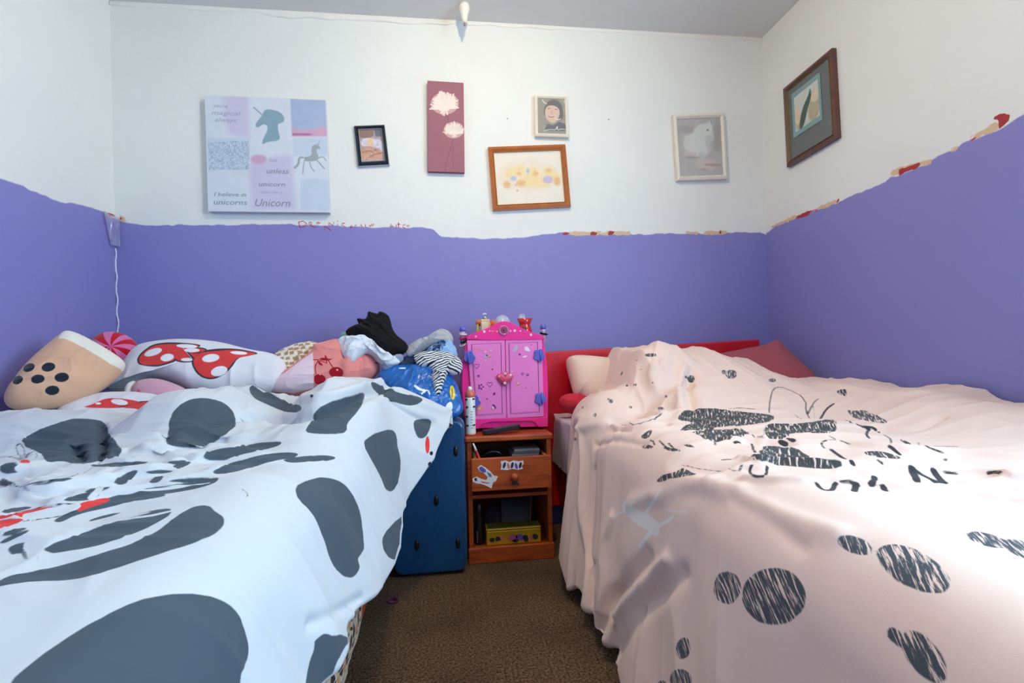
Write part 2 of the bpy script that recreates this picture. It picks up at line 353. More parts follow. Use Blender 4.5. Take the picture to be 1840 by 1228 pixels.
# right bed
rb = thing('bed', 'bed by the right wall with red headboard under blush duvet', 'bed', (1.06, 1.35, 0))
G().box(.52, 1.65, .46, 2.32, .28, .48).build('mattress', m_matt, rb, bevel=.04)
G().box(.52, 1.65, .44, 2.33, .14, .28).build('bed_base', m_pine, rb, bevel=.006)
for x in (.53, 1.60):
    for y in (.45, 2.27): G().box(x, x + .045, y, y + .045, 0, .14).build('leg', m_pine, rb, bevel=.004)
hb = P(985, 631, y=2.335); hb2 = P(1366, 610, y=2.335)
z0, z1 = hb[2] - .005, hb2[2]
g = G(); x0, x1 = .462, hb2[0]
g.hexa([(x0, 2.335, .10), (x1, 2.335, .10), (x1, 2.365, .10), (x0, 2.365, .10)], [(x0, 2.335, z0), (x1, 2.335, z1), (x1, 2.365, z1), (x0, 2.365, z0)])
g.build('headboard', m_red, rb, bevel=.008)
# fitted sheet showing at the head end of the right bed
us = np.linspace(0, 1, 60); vs = np.linspace(0, 1, 40); A, B = np.meshgrid(us, vs)
V = np.zeros(A.shape + (3,)); s_ = A * .62
V[..., 0] = np.where(s_ < .40, .90 - s_, .498); V[..., 2] = np.where(s_ < .40, .50 + .04 * smooth(1.9, 2.05, 1.75 + B * .575) + .006 * fbm(A * 6, B * 6, 3), .50 + .04 * smooth(1.9, 2.05, 1.75 + B * .575) - (s_ - .40))
V[..., 1] = 1.75 + B * .575; V[..., 0] = np.where(s_ >= .40, V[..., 0] + .006 * fbm(A * 3, B * 9, 5), V[..., 0])
o = grid_obj('bed_sheet', V, np.stack([A, B], -1), m_sheet); tag(o, 'pale lilac fitted sheet at the head of the red-headboard bed', 'sheet')

# ---- left duvet -------------------------------------------------------
LEFT_K8, LEFT_K1, LEFT_K2 = (0, 780, 840 / 1840), (0, 560, 460 / 1822), (440, 540, 400 / 1819)
def c8(p): return crop(p, *LEFT_K8)
def c1(p): return crop(p, *LEFT_K1)
def c2(p): return crop(p, *LEFT_K2)
zf_l = np.array([(-1.42, .676), (-1.2, .680), (-1.06, .674), (-.97, .655), (-.91, .648), (-.87, .675), (-.83, .712), (-.75, .735), (-.68, .735), (-.60, .70), (-.50, .675), (-.44, .70), (-.40, .735), (-.36, .758), (.2, .758)])
def ltop(x, y):
    zb = .535 + .065 * smooth(.4, 1.15, y) + .018 * np.exp(-((x + .95) / .35) ** 2) * smooth(.5, .9, y)
    zf = np.interp(x, zf_l[:, 0], zf_l[:, 1])
    w_ = smooth(1.22, 1.68, y)
    z = zb * (1 - w_) + zf * w_
    z += .035 * np.exp(-((x + .80) / .13) ** 2 - ((y - 1.56) / .09) ** 2)       # puffed bulge
    z += .022 * np.exp(-((x + 1.20) / .20) ** 2 - ((y - 1.60) / .08) ** 2)
    z -= .020 * np.exp(-((y - 1.42 - .05 * np.sin(x * 4)) / .035) ** 2) * smooth(-.35, -.6, x)   # crease in front of the bulges
    return z
def wr_left(x, y):
    ph = y + .16 * x
    band = smooth(.62, .95, y) * smooth(1.62, 1.4, y) * smooth(-.22, -.55, x)
    wp = .7 * fbm(x * 3, y * 3, 4)
    wz = band * (.020 * ridge(x * 2.1 + 3, ph * 9 + .5 * fbm(x * 2, y * 2, 2), 21) + .016 * ridge(x * 3.6, ph * 17 + wp, 22) + .006 * ridge(x * 7, ph * 34 + wp * 2, 24)) - band * .02
    wz += .010 * fbm(x * 3.2, y * 3.2, 31, 2) + .0022 * ridge(x * 11, y * 7 + x * 5, 33)
    fr = smooth(1.5, 1.72, y)
    wz += fr * (.014 * ridge(x * 5 + .6 * y, y * 5 - x * 3, 41) + .010 * ridge(x * 13 + .5 * wp, y * 9 + x * 6, 43) + .004 * ridge(x * 26, y * 15, 44) - .014)
    ed = smooth(-.5, -.3, x) * smooth(1.2, 1.6, y)
    wz += ed * (.016 * ridge(x * 9 + y * 3, y * 4, 47) + .006 * ridge(x * 20, y * 9, 48))
    wz += .004 * smooth(.5, .7, y) * ridge(x * 9 + y * 3, y * 6 + wp, 49)
    return wz
NS, NT = 400, 420
def duvet_grid(top, wr, side, xw, xe, yn, yf, Lr, phi_fn, Ls_fn, NS, NT, xshift=lambda y: 0, ripple=.02, seed=1, lip=.045, hemroll=.012):
    """side=+1: hangs over the +x edge. s runs from the wall to the hem, t from the foot to the head."""
    Wt = abs(xe - xw); ltot = Wt + Lr + 1
    fr = np.linspace(0, 1, NS); ttv = np.linspace(0, 1, NT)
    V = np.zeros((NT, NS, 3)); UV = np.zeros((NT, NS, 2))
    nlip = 16; nhem = 8
    tt = np.minimum(np.arange(NT) / (NT - 1 - nlip), 1)
    hemi = np.maximum(np.arange(NS) - (NS - 1 - nhem), 0)
    lipi = np.maximum(np.arange(NT) - (NT - 1 - nlip), 0)
    for j in range(NT):
        ss_fr = np.minimum(np.arange(NS) / (NS - 1 - nhem), 1)
        # far limit depends on s; iterate on nominal x
        xn = xw + side * np.minimum(ss_fr * (Wt + Lr + .25), Wt + .2)
        yfar = yf(xn); y = yn + (yfar - yn) * tt[j]
        phi = phi_fn(y); Ls = Ls_fn(y); r = Lr / phi
        s = ss_fr * (Wt + Lr + Ls); xe_s = xshift(y)
        a = np.clip((s - Wt) / r, 0, phi); st = np.maximum(s - Wt - Lr, 0)
        dx = r * np.sin(a) + st * np.cos(phi); dz = r * (1 - np.cos(a)) + st * np.sin(phi)
        onx = np.minimum(s, Wt); x_top = xw + side * onx
        k = np.clip((s - Wt) / (Lr + Ls), 0, 1)
        zt = top(x_top + xe_s * smooth(.5, 1, onx / Wt) , y)
        x = x_top + side * dx + xe_s * smooth(.5, 1, onx / Wt); z = zt - dz
        wz = wr(x_top, y) ; fade = 1 - k
        z = z + wz * fade
        ys = y + .25 * (s - Wt) * side * -1
        rp = ripple * k ** .9 * (np.sin(ys * 17 + 1.6 * noise2(ys * 3, s * 2, seed)) * .6 + .9 * fbm(ys * 6, s * 1.5, seed + 3, 2) + .5 * (ridge(ys * 12, s * 2.5, seed + 5) - .5) + .10 * (ridge(ys * 22, s * 6, seed + 6) - .5))
        x = x + side * rp
        # small diagonal drag wrinkles over the shoulder
        z = z + .004 * smooth(0, .2, k) * smooth(1, .5, k) * ridge(y * 9 + s * 4, s * 3, seed + 9)
        th = lipi[j] / nlip * math.pi * 1.05
        V[j, :, 1] = y + lip * np.sin(th) * .8; V[j, :, 2] = z - lip * (1 - np.cos(th)) * .5
        V[j, :, 0] = x
        hh = hemi / nhem * math.pi
        V[j, :, 0] -= side * hemroll * (1 - np.cos(hh)); V[j, :, 2] -= hemroll * np.sin(hh)
        UV[j, :, 0] = s + hemi * .003; UV[j, :, 1] = y + lipi[j] * .004
    return V, UV
yfl = lambda x: np.interp(x, [-1.4, -.95, -.62, -.3, -.05, .1], [1.72, 1.74, 1.84, 1.87, 1.87, 1.85])
V, UV = duvet_grid(ltop, wr_left, 1, -1.40, -.36, .30, yfl, .21, lambda y: np.radians(72) - np.radians(46) * smooth(1.62, 1.88, y), lambda y: .235 - .065 * smooth(1.5, 1.0, y) + .02 * noise2(y * 4, y * 0, 6) - .04 * smooth(1.6, 1.85, y), NS, NT, xshift=lambda y: -.065 * smooth(1.6, .85, y), ripple=.018, seed=11, lip=.05)
def finish_duvet(name, V, UV, m_fn, spec, label, folds=()):
    nt, ns = V.shape[:2]; idx = np.arange(nt * ns).reshape(nt, ns)
    fa = np.stack([idx[:-1, :-1], idx[:-1, 1:], idx[1:, 1:], idx[1:, :-1]], -1).reshape(-1, 4)
    Vf = V.reshape(-1, 3).copy(); uv = UV.reshape(-1, 2)
    if folds:
        c = Caster(Vf, fa, uv)
        gu = np.gradient(V, axis=1); gv = np.gradient(V, axis=0); nm = np.cross(gu, gv); nm /= np.linalg.norm(nm, axis=2, keepdims=True) + 1e-9
        nm = nm.reshape(-1, 3); nm *= 1 if nm[:, 2].mean() > 0 else -1
        for pts, wd, amp in folds:
            q = c.poly(pts, 2, False)
            if len(q) < 2: continue
            d = np.maximum(sd_line(uv, q, 0), 0); lo = np.min(q, 0) - .1; hi = np.max(q, 0) + .1
            Vf += nm * (amp * np.exp(-(d / wd) ** 2))[:, None]
    c = Caster(Vf, fa, uv)
    f = fields_from(c, uv, spec)
    o = raw_obj(name, Vf, fa, uv, m_fn, None, f); tag(o, label, 'duvet'); return o
SLATE = (74, 86, 98)
m_cow = mat('cow_print_cotton', (207, 213, 220), tint=.012, attr_uv=True, layers=[('dark', SLATE, .0012), ('redp', (226, 62, 60), .001), ('whitep', (207, 213, 220), .001), ('inkp', (30, 34, 42), .0008)], **FAB)
dark = [c8(p) for p in [
    [(35, 975), (150, 880), (330, 760), (520, 660), (700, 625), (850, 640), (940, 700), (965, 780), (985, 860), (955, 930), (940, 990), (960, 1060), (20, 1060)],
    [(1160, 215), (1180, 195), (1230, 175), (1290, 170), (1350, 190), (1390, 240), (1420, 310), (1430, 400), (1435, 460), (1405, 490), (1420, 525), (1400, 560), (1370, 570), (1330, 545), (1300, 500), (1270, 400), (1230, 310), (1170, 255)],
    [(1425, 35), (1470, 5), (1540, -10), (1570, 60), (1580, 130), (1560, 220), (1520, 230), (1500, 170), (1460, 100)],
    [(1505, 400), (1550, 350), (1600, 310), (1645, 300), (1640, 380), (1610, 480), (1570, 500), (1530, 490), (1505, 450)],
    [(1235, 815), (1270, 785), (1310, 795), (1350, 790), (1380, 810), (1350, 850), (1300, 960), (1290, 1050), (1195, 1050), (1215, 900), (1240, 840)],
    [(-60, 620), (20, 560), (150, 540), (350, 490), (600, 400), (700, 320), (760, 285), (825, 280), (850, 310), (885, 330), (880, 370), (820, 410), (700, 450), (500, 515), (300, 578), (120, 580), (0, 600)],
    [(160, 450), (350, 380), (500, 330), (600, 300), (690, 290), (650, 340), (500, 405), (350, 450), (180, 475)],
    [(230, 262), (330, 232), (400, 225), (380, 255), (300, 268)], [(430, 250), (560, 215), (700, 200), (780, 185), (865, 168), (850, 195), (760, 220), (600, 245), (450, 285), (300, 318), (240, 350), (200, 345), (280, 305)],
    [(0, 420), (120, 370), (110, 390), (0, 440)], [(20, 455), (70, 430), (110, 425), (150, 470), (150, 500), (90, 510)],
    [(0, 115), (80, 110), (70, 150), (0, 160)], [(0, 170), (50, 190), (60, 205), (0, 210)], [(440, 200), (520, 160), (500, 200)], [(580, 195), (640, 165), (640, 185)], [(640, 110), (750, 100), (700, 125)], [(690, 130), (740, 105), (730, 125), (700, 140)], [(640, 185), (760, 172), (850, 172), (740, 195)], [(0, 150), (50, 132), (110, 140), (40, 160)], [(320, 225), (420, 200), (450, 205), (360, 240)], [(560, 150), (640, 138), (700, 150), (600, 160)], [(100, 195), (260, 172), (300, 178), (140, 205)], [(480, 255), (640, 235), (660, 245), (520, 268)], [(0, 300), (100, 285), (140, 290), (20, 318)], [(330, 345), (440, 312), (500, 308), (400, 345)], [(0, 395), (60, 372), (120, 368), (30, 408)]]]
dark += [c1(p) for p in [
    [(130, 920), (280, 840), (480, 770), (560, 760), (700, 770), (760, 800), (770, 870), (830, 930), (885, 1020), (700, 1070), (540, 1090), (430, 1060), (330, 1080), (300, 1010), (200, 980)],
    [(1175, 930), (1205, 840), (1200, 780), (1240, 700), (1310, 640), (1420, 610), (1560, 630), (1650, 690), (1690, 800), (1640, 850), (1500, 950), (1350, 972), (1220, 960)],
    [(1420, 1050), (1500, 985), (1700, 960), (1860, 940), (1990, 925), (1990, 960), (1800, 1000), (1640, 1040), (1600, 1065)],
    [(1510, 1140), (1600, 1090), (1750, 1050), (1900, 1010), (2130, 1000), (2110, 1040), (1960, 1060), (1790, 1110), (1650, 1150), (1530, 1160)],
    [(2000, 1050), (2250, 1020), (2390, 1030), (2380, 1060), (2200, 1070), (2050, 1080)], [(1230, 1090), (1380, 1060), (1310, 1110), (1240, 1115)], [(780, 1228), (930, 1130), (1000, 1130), (900, 1228)], [(1060, 1200), (1170, 1160), (1150, 1210), (1070, 1228)], [(590, 1100), (850, 1075), (1060, 1065), (1040, 1085), (800, 1110)], [(1160, 1075), (1320, 1055), (1290, 1075)],
    [(1310, 1185), (1400, 1190), (1350, 1228)], [(1420, 1180), (1560, 1195), (1400, 1225)]]]
dark += [c2(p) for p in [
    [(30, 685), (150, 720), (330, 830), (470, 860), (455, 915), (330, 915), (200, 860), (50, 790)],
    [(470, 1085), (540, 1000), (570, 900), (700, 830), (840, 790), (975, 745), (980, 800), (930, 900), (830, 1010), (835, 1085), (700, 1095)],
    [(1020, 670), (1060, 665), (1250, 760), (1480, 795), (1400, 865), (1250, 850), (1060, 750)],
    [(960, 1160), (1050, 1090), (1180, 1050), (1240, 1080), (1250, 1240), (1150, 1240), (1000, 1200)], [(1370, 1010), (1400, 970), (1530, 965), (1510, 1060), (1470, 1130), (1410, 1130)], [(0, 1185), (150, 1160), (300, 1150), (300, 1185), (100, 1228), (0, 1228)]]]
dark = [('poly', p) for p in dark]
redp = [('poly', c8(p)) for p in [[(300, 275), (425, 248), (437, 265), (340, 295), (305, 310)], [(-40, 345), (85, 330), (95, 345), (-40, 385)], [(-40, 335), (120, 297), (240, 283), (110, 312), (-40, 345)]]] + [('poly', ell(45, 830, 9, 4)), ('poly', ell(768, 800, 4, 16))]
whitep = [('line', c8(p), wd) for p, wd in [([(110, 430), (170, 478), (260, 492), (400, 465), (550, 412), (650, 342), (760, 262)], .011), ([(0, 520), (60, 470), (80, 510), (140, 505), (110, 440)], .010), ([(120, 330), (200, 318), (280, 300), (300, 285), (240, 280)], .016), ([(360, 252), (400, 212), (440, 205)], .012), ([(470, 232), (640, 218), (820, 195)], .008), ([(300, 358), (420, 335), (500, 305), (480, 335), (580, 310)], .010), ([(200, 352), (340, 352), (560, 330), (690, 300)], .009)]]
whitep += [('poly', ell(36, 806, 9, 13)), ('poly', ell(58, 818, 13, 9, 20)), ('poly', ell(46, 842, 20, 10))]
inkp = [('line', p, .0028) for p in [[(40, 826), (28, 808), (32, 797), (42, 800), (46, 824)], [(48, 824), (52, 814), (66, 812), (68, 822), (56, 828)], [(0, 822), (20, 820), (36, 828)], c8([(0, 200), (80, 205), (240, 180), (330, 155), (390, 118)]), c8([(955, 218), (975, 235), (972, 248)]), c8([(0, 330), (100, 300), (230, 285)]), c8([(95, 345), (160, 335), (240, 325), (300, 302)]), c8([(300, 275), (240, 275), (140, 292)])]]
inkp += [('poly', ell(690, 679, 4.5, 3.5)), ('poly', ell(701, 684, 3, 3)), ('poly', ell(477, 694, 4, 3)), ('poly', ell(487, 702, 4, 3)), ('poly', ell(560, 712, 3, 3)), ('poly', ell(772, 835, 3, 5)), ('poly', ell(775, 815, 3, 4))]
lf = [([(130, 800), (142, 815), (147, 828)], .012, -.02), ([(180, 760), (182, 800), (180, 820)], .012, -.02), ([(0, 845), (150, 825), (300, 800)], .02, .012), ([(60, 880), (250, 850), (420, 810)], .02, .012), ([(100, 905), (300, 870), (480, 830)], .018, .010), ([(440, 745), (520, 752), (600, 735), (700, 690)], .02, -.03), ([(480, 712), (540, 722), (620, 706), (690, 684)], .016, .014), ([(690, 690), (740, 720), (800, 740)], .016, .014), ([(705, 720), (735, 745), (775, 758)], .012, -.018), ([(380, 765), (420, 755)], .01, -.012), ([(300, 780), (305, 795)], .012, -.014), ([(230, 812), (300, 808), (400, 790)], .012, -.012), ([(560, 1120), (600, 1105), (650, 1075)], .012, -.008)]
o_ld = finish_duvet('duvet', V, UV, m_cow, dict(dark=dark, redp=redp, whitep=whitep, inkp=inkp), 'white duvet printed with dark grey cow patches on the left-wall bed', lf)

# patterned brown sheet hanging from the left mattress, below the duvet
NSs, NTs = 70, 260
a = np.linspace(0, 1, NSs); b = np.linspace(0, 1, NTs); A, B = np.meshgrid(a, b)
Y = .50 + B * 1.35; s_ = A * .60; hemz = .135 + .012 * noise2(Y * 5, Y * 0, 3)
V = np.zeros(A.shape + (3,)); V[..., 1] = Y
V[..., 0] = np.where(s_ < .2, -.47 + s_, -.275 + .037 * smooth(.2, .27, s_) + .010 * smooth(.25, .55, s_) * fbm(Y * 7, A * 2, 9)); V[..., 2] = np.where(s_ < .2, .374, .374 - (s_ - .2) / .4 * (.374 - hemz))
uv = np.stack([Y, A * .6], -1); fl = uv.reshape(-1, 2)
m_ani = mat('animal_print_cotton', (204, 188, 166), tint=.06, attr_uv=True, layers=[('brownp', (62, 40, 34), .002), ('tanp', (196, 140, 96), .003), ('whl', (228, 220, 206), .0012)], **FAB)
br = np.full(len(fl), 1.); tn = np.full(len(fl), 1.); wh = np.full(len(fl), 1.); rs = np.random.RandomState(3)
for i in range(30):
    for j in range(4):
        cy_ = .42 + i * .05 + (j % 2) * .025; cs = .26 + j * .09
        br = np.minimum(br, sd_poly(fl, np.array(ell(cy_, cs, .016, .030, rs.uniform(-12, 12), 10)))) 
        br = np.minimum(br, sd_line(fl, [(cy_ - .02, cs + .04), (cy_ - .005, cs + .052), (cy_ + .012, cs + .045)], .007))
        tn = np.minimum(tn, sd_poly(fl, np.array(ell(cy_ + .026, cs + .02, .010, .022, 15, 8))))
for j in range(6):
    cs = .25 + j * .07; wh = np.minimum(wh, sd_line(fl, [(.4, cs), (1.85, cs + .02)], .003))
br = np.maximum(br, -tn + .0)
o = grid_obj('bed_sheet', V, uv, m_ani, None, dict(brownp=br + .004 * fbm(fl[:, 0] * 60, fl[:, 1] * 60, 2), tanp=tn, whl=wh)); tag(o, 'brown and cream animal-print sheet hanging below the cow-patch duvet', 'sheet')

# ---- right duvet ------------------------------------------------------
K7, K5, K6 = (970, 850, 870 / 1840), (970, 590, 500 / 1840), (1340, 620, 500 / 1806)
def d7(p): return crop(p, *K7)
def d5(p): return crop(p, *K5)
def d6(p): return crop(p, *K6)
zf_r = np.array([(.40, .58), (.55, .62), (.64, .655), (.69, .69), (.73, .77), (.765, .838), (.85, .845), (.95, .846), (1.05, .842), (1.15, .825), (1.25, .79), (1.36, .735), (1.44, .70), (1.52, .695), (1.66, .69)])
def rtop(x, y):
    zb = .545 + .05 * smooth(.4, 1.0, y) + .02 * smooth(1.0, 1.5, y)
    zb = zb + .075 * smooth(1.15, 1.50, x) * smooth(.85, 1.2, y) + .012 * np.sin(y * 19) * smooth(1.4, 1.6, x) * smooth(1.0, 1.2, y)
    zf = np.interp(x, zf_r[:, 0], zf_r[:, 1]); w_ = smooth(1.42, 2.05, y)
    z = zb * (1 - w_) + zf * w_
    rid = smooth(.42, .58, x) * smooth(1.0, .84, x)
    yc = 1.78 + .12 * smooth(.5, .95, x)
    z += rid * (.045 * np.exp(-((y - yc) / .085) ** 2) - .035 * np.exp(-((y - yc + .155) / .035) ** 2))   # turned-back roll and the crease under it
    return z
def wr_right(x, y):
    band = smooth(.68, .80, y) * smooth(1.15, 1.0, y) * smooth(.75, 1.0, x)
    ph = y - .07 * x + .012 * np.sin(x * 5)
    wz = band * (.014 * ridge(x * 1.2, ph * 13, 61) - .007)
    mid = smooth(1.0, 1.2, y) * smooth(1.75, 1.5, y)
    wz += mid * (.010 * ridge(x * 2.2, (y + .1 * x) * 9, 63) + .005 * ridge(x * 4, y * 17, 64) - .006)
    wz += .009 * fbm(x * 3.1, y * 3.1, 65, 2) + .0018 * ridge(x * 9 + y * 6, y * 8, 66)
    wp = .7 * fbm(x * 3, y * 3, 74)
    wz += smooth(1.5, 1.8, y) * (.014 * ridge(x * 6 + y, y * 3 - x, 67) + .010 * ridge(x * 11 + wp, y * 6, 69) + .004 * ridge(x * 22 + wp, y * 13, 70) - .013)
    wz += smooth(1.25, 1.45, x) * (.012 * ridge(x * 4, y * 7 + wp, 71) + .006 * ridge(x * 9, y * 15 + wp, 72) - .009)
    wz += smooth(1.0, .75, x) * smooth(.7, 1.0, y) * (.016 * ridge(x * 6 - y * 5 + wp, y * 3 + x * 5, 68) + .008 * ridge(x * 14 - y * 9, y * 6 + x * 9 + wp, 73) - .012)
    return wz
yfr = lambda x: np.interp(x, [.40, .50, .60, .70, .74, .78, 1.0, 1.3, 1.45, 1.65], [1.93, 1.95, 1.99, 2.05, 2.14, 2.20, 2.22, 2.18, 2.14, 2.12])
V, UV = duvet_grid(rtop, wr_right, -1, 1.645, .62, .26, yfr, .20, lambda y: np.radians(80) + 0 * y, lambda y: .44 + .02 * noise2(y * 3, y * 0, 7) + .02 * smooth(1.5, 1.9, y), NS, NT, xshift=lambda y: .02 * smooth(1.7, 1.95, y), ripple=.026, seed=23, lip=.05)
V[..., 2] = np.maximum(V[..., 2], .012)
m_blush = mat('blush_cotton', (236, 207, 194), tint=.012, attr_uv=True, layers=[('pale', (234, 228, 220), .0012), ('blot', (74, 80, 86), .0012, ((230, 20, 1), .455, .60)), ('bar', (66, 68, 68), .0012, ((190, 24, 1), .43, .52)), ('ink', (58, 58, 60), .001)], **FAB)
# hatched oval blots (large oval with a smaller one beside it), scattered spots, scribbled bars, strokes
blot = [('poly', d7(p), 0, 0) for p in [ell(712, 437, 52, 62), ell(890, 470, 122, 108, 5), ell(1197, 275, 70, 32, 20), ell(1420, 365, 152, 70, 28), ell(1700, 255, 80, 24, 15), ell(1830, 290, 70, 30, 22), ell(1355, 625, 46, 26, 50), ell(1460, 700, 120, 58, 52), ell(545, 668, 28, 42, 8), ell(535, 790, 42, 44), ell(465, 800, 16, 10)]]
blot += [('poly', d5(p), 0, 0) for p in [ell(1000, 336, 24, 26), ell(966, 324, 12, 10), ell(1265, 305, 38, 30), ell(1216, 290, 15, 14), ell(1537, 345, 25, 12), ell(735, 178, 40, 12), ell(470, 484, 15, 14), ell(600, 522, 10, 9), ell(365, 575, 11, 14), ell(630, 374, 13, 9), ell(285, 525, 8, 6), ell(542, 300, 6, 16, 20), ell(576, 380, 9, 7), ell(800, 532, 22, 10), ell(745, 360, 8, 6), ell(836, 452, 8, 10), ell(645, 213, 12, 4), ell(770, 330, 8, 5), ell(455, 470, 8, 7), ell(235, 735, 12, 10), ell(150, 825, 10, 10), ell(665, 272, 9, 4), ell(790, 540, 9, 9)]]
blot += [('poly', d6(p)) for p in [[(585, 305), (610, 290), (655, 285), (655, 338), (615, 325)], [(650, 415), (690, 432), (760, 420), (830, 450), (930, 497), (900, 512), (820, 500), (690, 475)]]]
bar = [('poly', d5(p), 0, 1) for p in [[(905, 610), (930, 560), (980, 535), (1200, 535), (1260, 545), (1420, 560), (1550, 575), (1548, 612), (1400, 640), (1200, 650), (1040, 670), (920, 682), (960, 645), (1020, 620)], [(990, 680), (1200, 668), (1350, 670), (1390, 702), (1220, 747), (1110, 747), (1060, 712)], [(1480, 690), (1500, 630), (1600, 630), (1720, 632), (1860, 608), (1960, 600), (1960, 690), (1840, 697), (1660, 690), (1640, 720), (1530, 742)], [(1380, 862), (1470, 810), (1480, 775), (1560, 780), (1700, 790), (1760, 840), (1840, 862), (1990, 870), (2000, 925), (1840, 932), (1650, 912), (1500, 892)], [(765, 1015), (810, 970), (900, 952), (940, 920), (1000, 950), (1045, 972), (900, 988), (800, 1022)], [(670, 787), (700, 765), (765, 790), (700, 802)], [(660, 722), (710, 680), (752, 670), (712, 737)], [(800, 790), (880, 790), (945, 820), (860, 812)], [(930, 768), (1045, 785), (980, 792)], [(1310, 945), (1330, 895), (1345, 900), (1330, 950)]]]
bar += [('poly', d6(p)) for p in [[(760, 690), (900, 690), (1040, 742), (900, 737), (780, 716)], [(980, 600), (1090, 645), (1040, 650)], [(840, 742), (868, 745), (908, 780), (880, 780)], [(1115, 632), (1130, 632), (1130, 655), (1115, 655)]]]
def st(pts, w): return ('line', pts, w)
ink = [st(d6(p), w) for p, w in [([(150, 440), (158, 360), (180, 282), (220, 270), (330, 310), (390, 360), (390, 430), (415, 478)], .005), ([(400, 455), (430, 390), (470, 350)], .005), ([(485, 480), (520, 420), (570, 382)], .007), ([(320, 455), (358, 482)], .004), ([(655, 490), (750, 530), (840, 540), (866, 572)], .006), ([(800, 548), (780, 575), (800, 606)], .007), ([(510, 670), (488, 645), (510, 622), (560, 615)], .005), ([(555, 680), (620, 730), (700, 772)], .008), ([(540, 590), (590, 615), (680, 645)], .004), ([(900, 585), (945, 615), (940, 640)], .005), ([(1165, 657), (1280, 700)], .005), ([(1165, 657), (1375, 660)], .005), ([(1075, 805), (1110, 882)], .013), ([(1080, 805), (1235, 892)], .010), ([(1220, 822), (1285, 897)], .013), ([(465, 905), (480, 930), (520, 946), (565, 940), (585, 900)], .008), ([(720, 905), (705, 950)], .010), ([(838, 858), (815, 908)], .010), ([(893, 922), (905, 946)], .010), ([(620, 890), (690, 885), (690, 900)], .006), ([(1290, 828), (1365, 836)], .006), ([(1570, 838), (1600, 822), (1655, 830)], .006), ([(935, 660), (1000, 712)], .008), ([(40, 645), (60, 700)], .006), ([(40, 780), (20, 825), (60, 858), (130, 855), (140, 790)], .006), ([(1300, 740), (1295, 752)], .006), ([(440, 400), (445, 480)], .002), ([(0, 412), (80, 418)], .003)]]
ink += [st(d5(p), w) for p, w in [([(1250, 535), (1320, 525), (1450, 540)], .004), ([(1330, 665), (1390, 712), (1480, 722)], .004), ([(1480, 720), (1482, 660)], .003), ([(540, 640), (640, 640), (760, 600), (810, 560)], .004), ([(730, 740), (760, 770)], .005), ([(790, 745), (850, 800)], .005), ([(850, 760), (890, 800)], .005), ([(940, 905), (1040, 930), (1180, 945), (1310, 940)], .003), ([(1290, 757), (1320, 757)], .008), ([(1210, 872), (1260, 868)], .007), ([(1595, 750), (1625, 770)], .014), ([(1640, 730), (1675, 742)], .010), ([(1160, 755), (1160, 770)], .005)]]
pale = [st(d7(p), w) for p, w in [([(280, 168), (360, 105)], .006), ([(320, 130), (375, 170), (440, 212)], .034), ([(378, 285), (430, 215), (505, 170)], .009), ([(400, 160), (430, 110), (465, 55)], .008), ([(560, 150), (470, 140)], .004)]]
rf = [([(1004, 835), (990, 870), (982, 899)], .012, -.022), ([(1044, 772), (1049, 839), (1041, 919), (1061, 986), (1053, 1098)], .018, .014), ([(1069, 843), (1063, 907), (1059, 979), (1067, 1078)], .012, -.013), ([(1101, 931), (1081, 986), (1085, 1042), (1077, 1098)], .015, .012), ([(1161, 1002), (1109, 1058), (1073, 1138), (1061, 1165)], .020, -.020), ([(1200, 1005), (1129, 1078), (1089, 1148), (1073, 1190)], .016, .014), ([(1225, 1034), (1149, 1098), (1109, 1167), (1101, 1210)], .022, -.014), ([(1044, 772), (1080, 762), (1110, 770)], .012, .010), ([(1070, 800), (1110, 790), (1160, 800)], .010, -.008), ([(985, 790), (1040, 760), (1110, 745), (1190, 745)], .02, .012), ([(1100, 772), (1150, 768), (1195, 762)], .012, -.016), ([(1130, 905), (1250, 870), (1330, 880)], .02, .008), ([(1200, 855), (1300, 880), (1400, 930), (1500, 960)], .022, .010), ([(1320, 900), (1390, 940), (1440, 985)], .014, -.007), ([(1230, 660), (1218, 690), (1222, 730)], .014, .018), ([(1245, 665), (1235, 700), (1245, 735)], .014, -.014), ([(1190, 655), (1165, 665), (1180, 700)], .016, .012), ([(1330, 826), (1500, 835), (1700, 848), (1840, 856)], .010, .012), ([(1340, 842), (1500, 852), (1700, 868), (1840, 880)], .010, -.006), ([(1340, 862), (1500, 868), (1700, 885), (1840, 905)], .010, .010), ([(1300, 795), (1500, 800), (1700, 815), (1840, 826)], .016, .014), ([(1560, 770), (1640, 775), (1690, 750)], .014, -.014), ([(1470, 690), (1540, 700), (1600, 712), (1680, 705)], .02, .01)]
o_rd = finish_duvet('duvet', V, UV, m_blush, dict(blot=blot, bar=bar, ink=ink, pale=pale), 'blush pink duvet with black scribbled print on the red-headboard bed', rf)
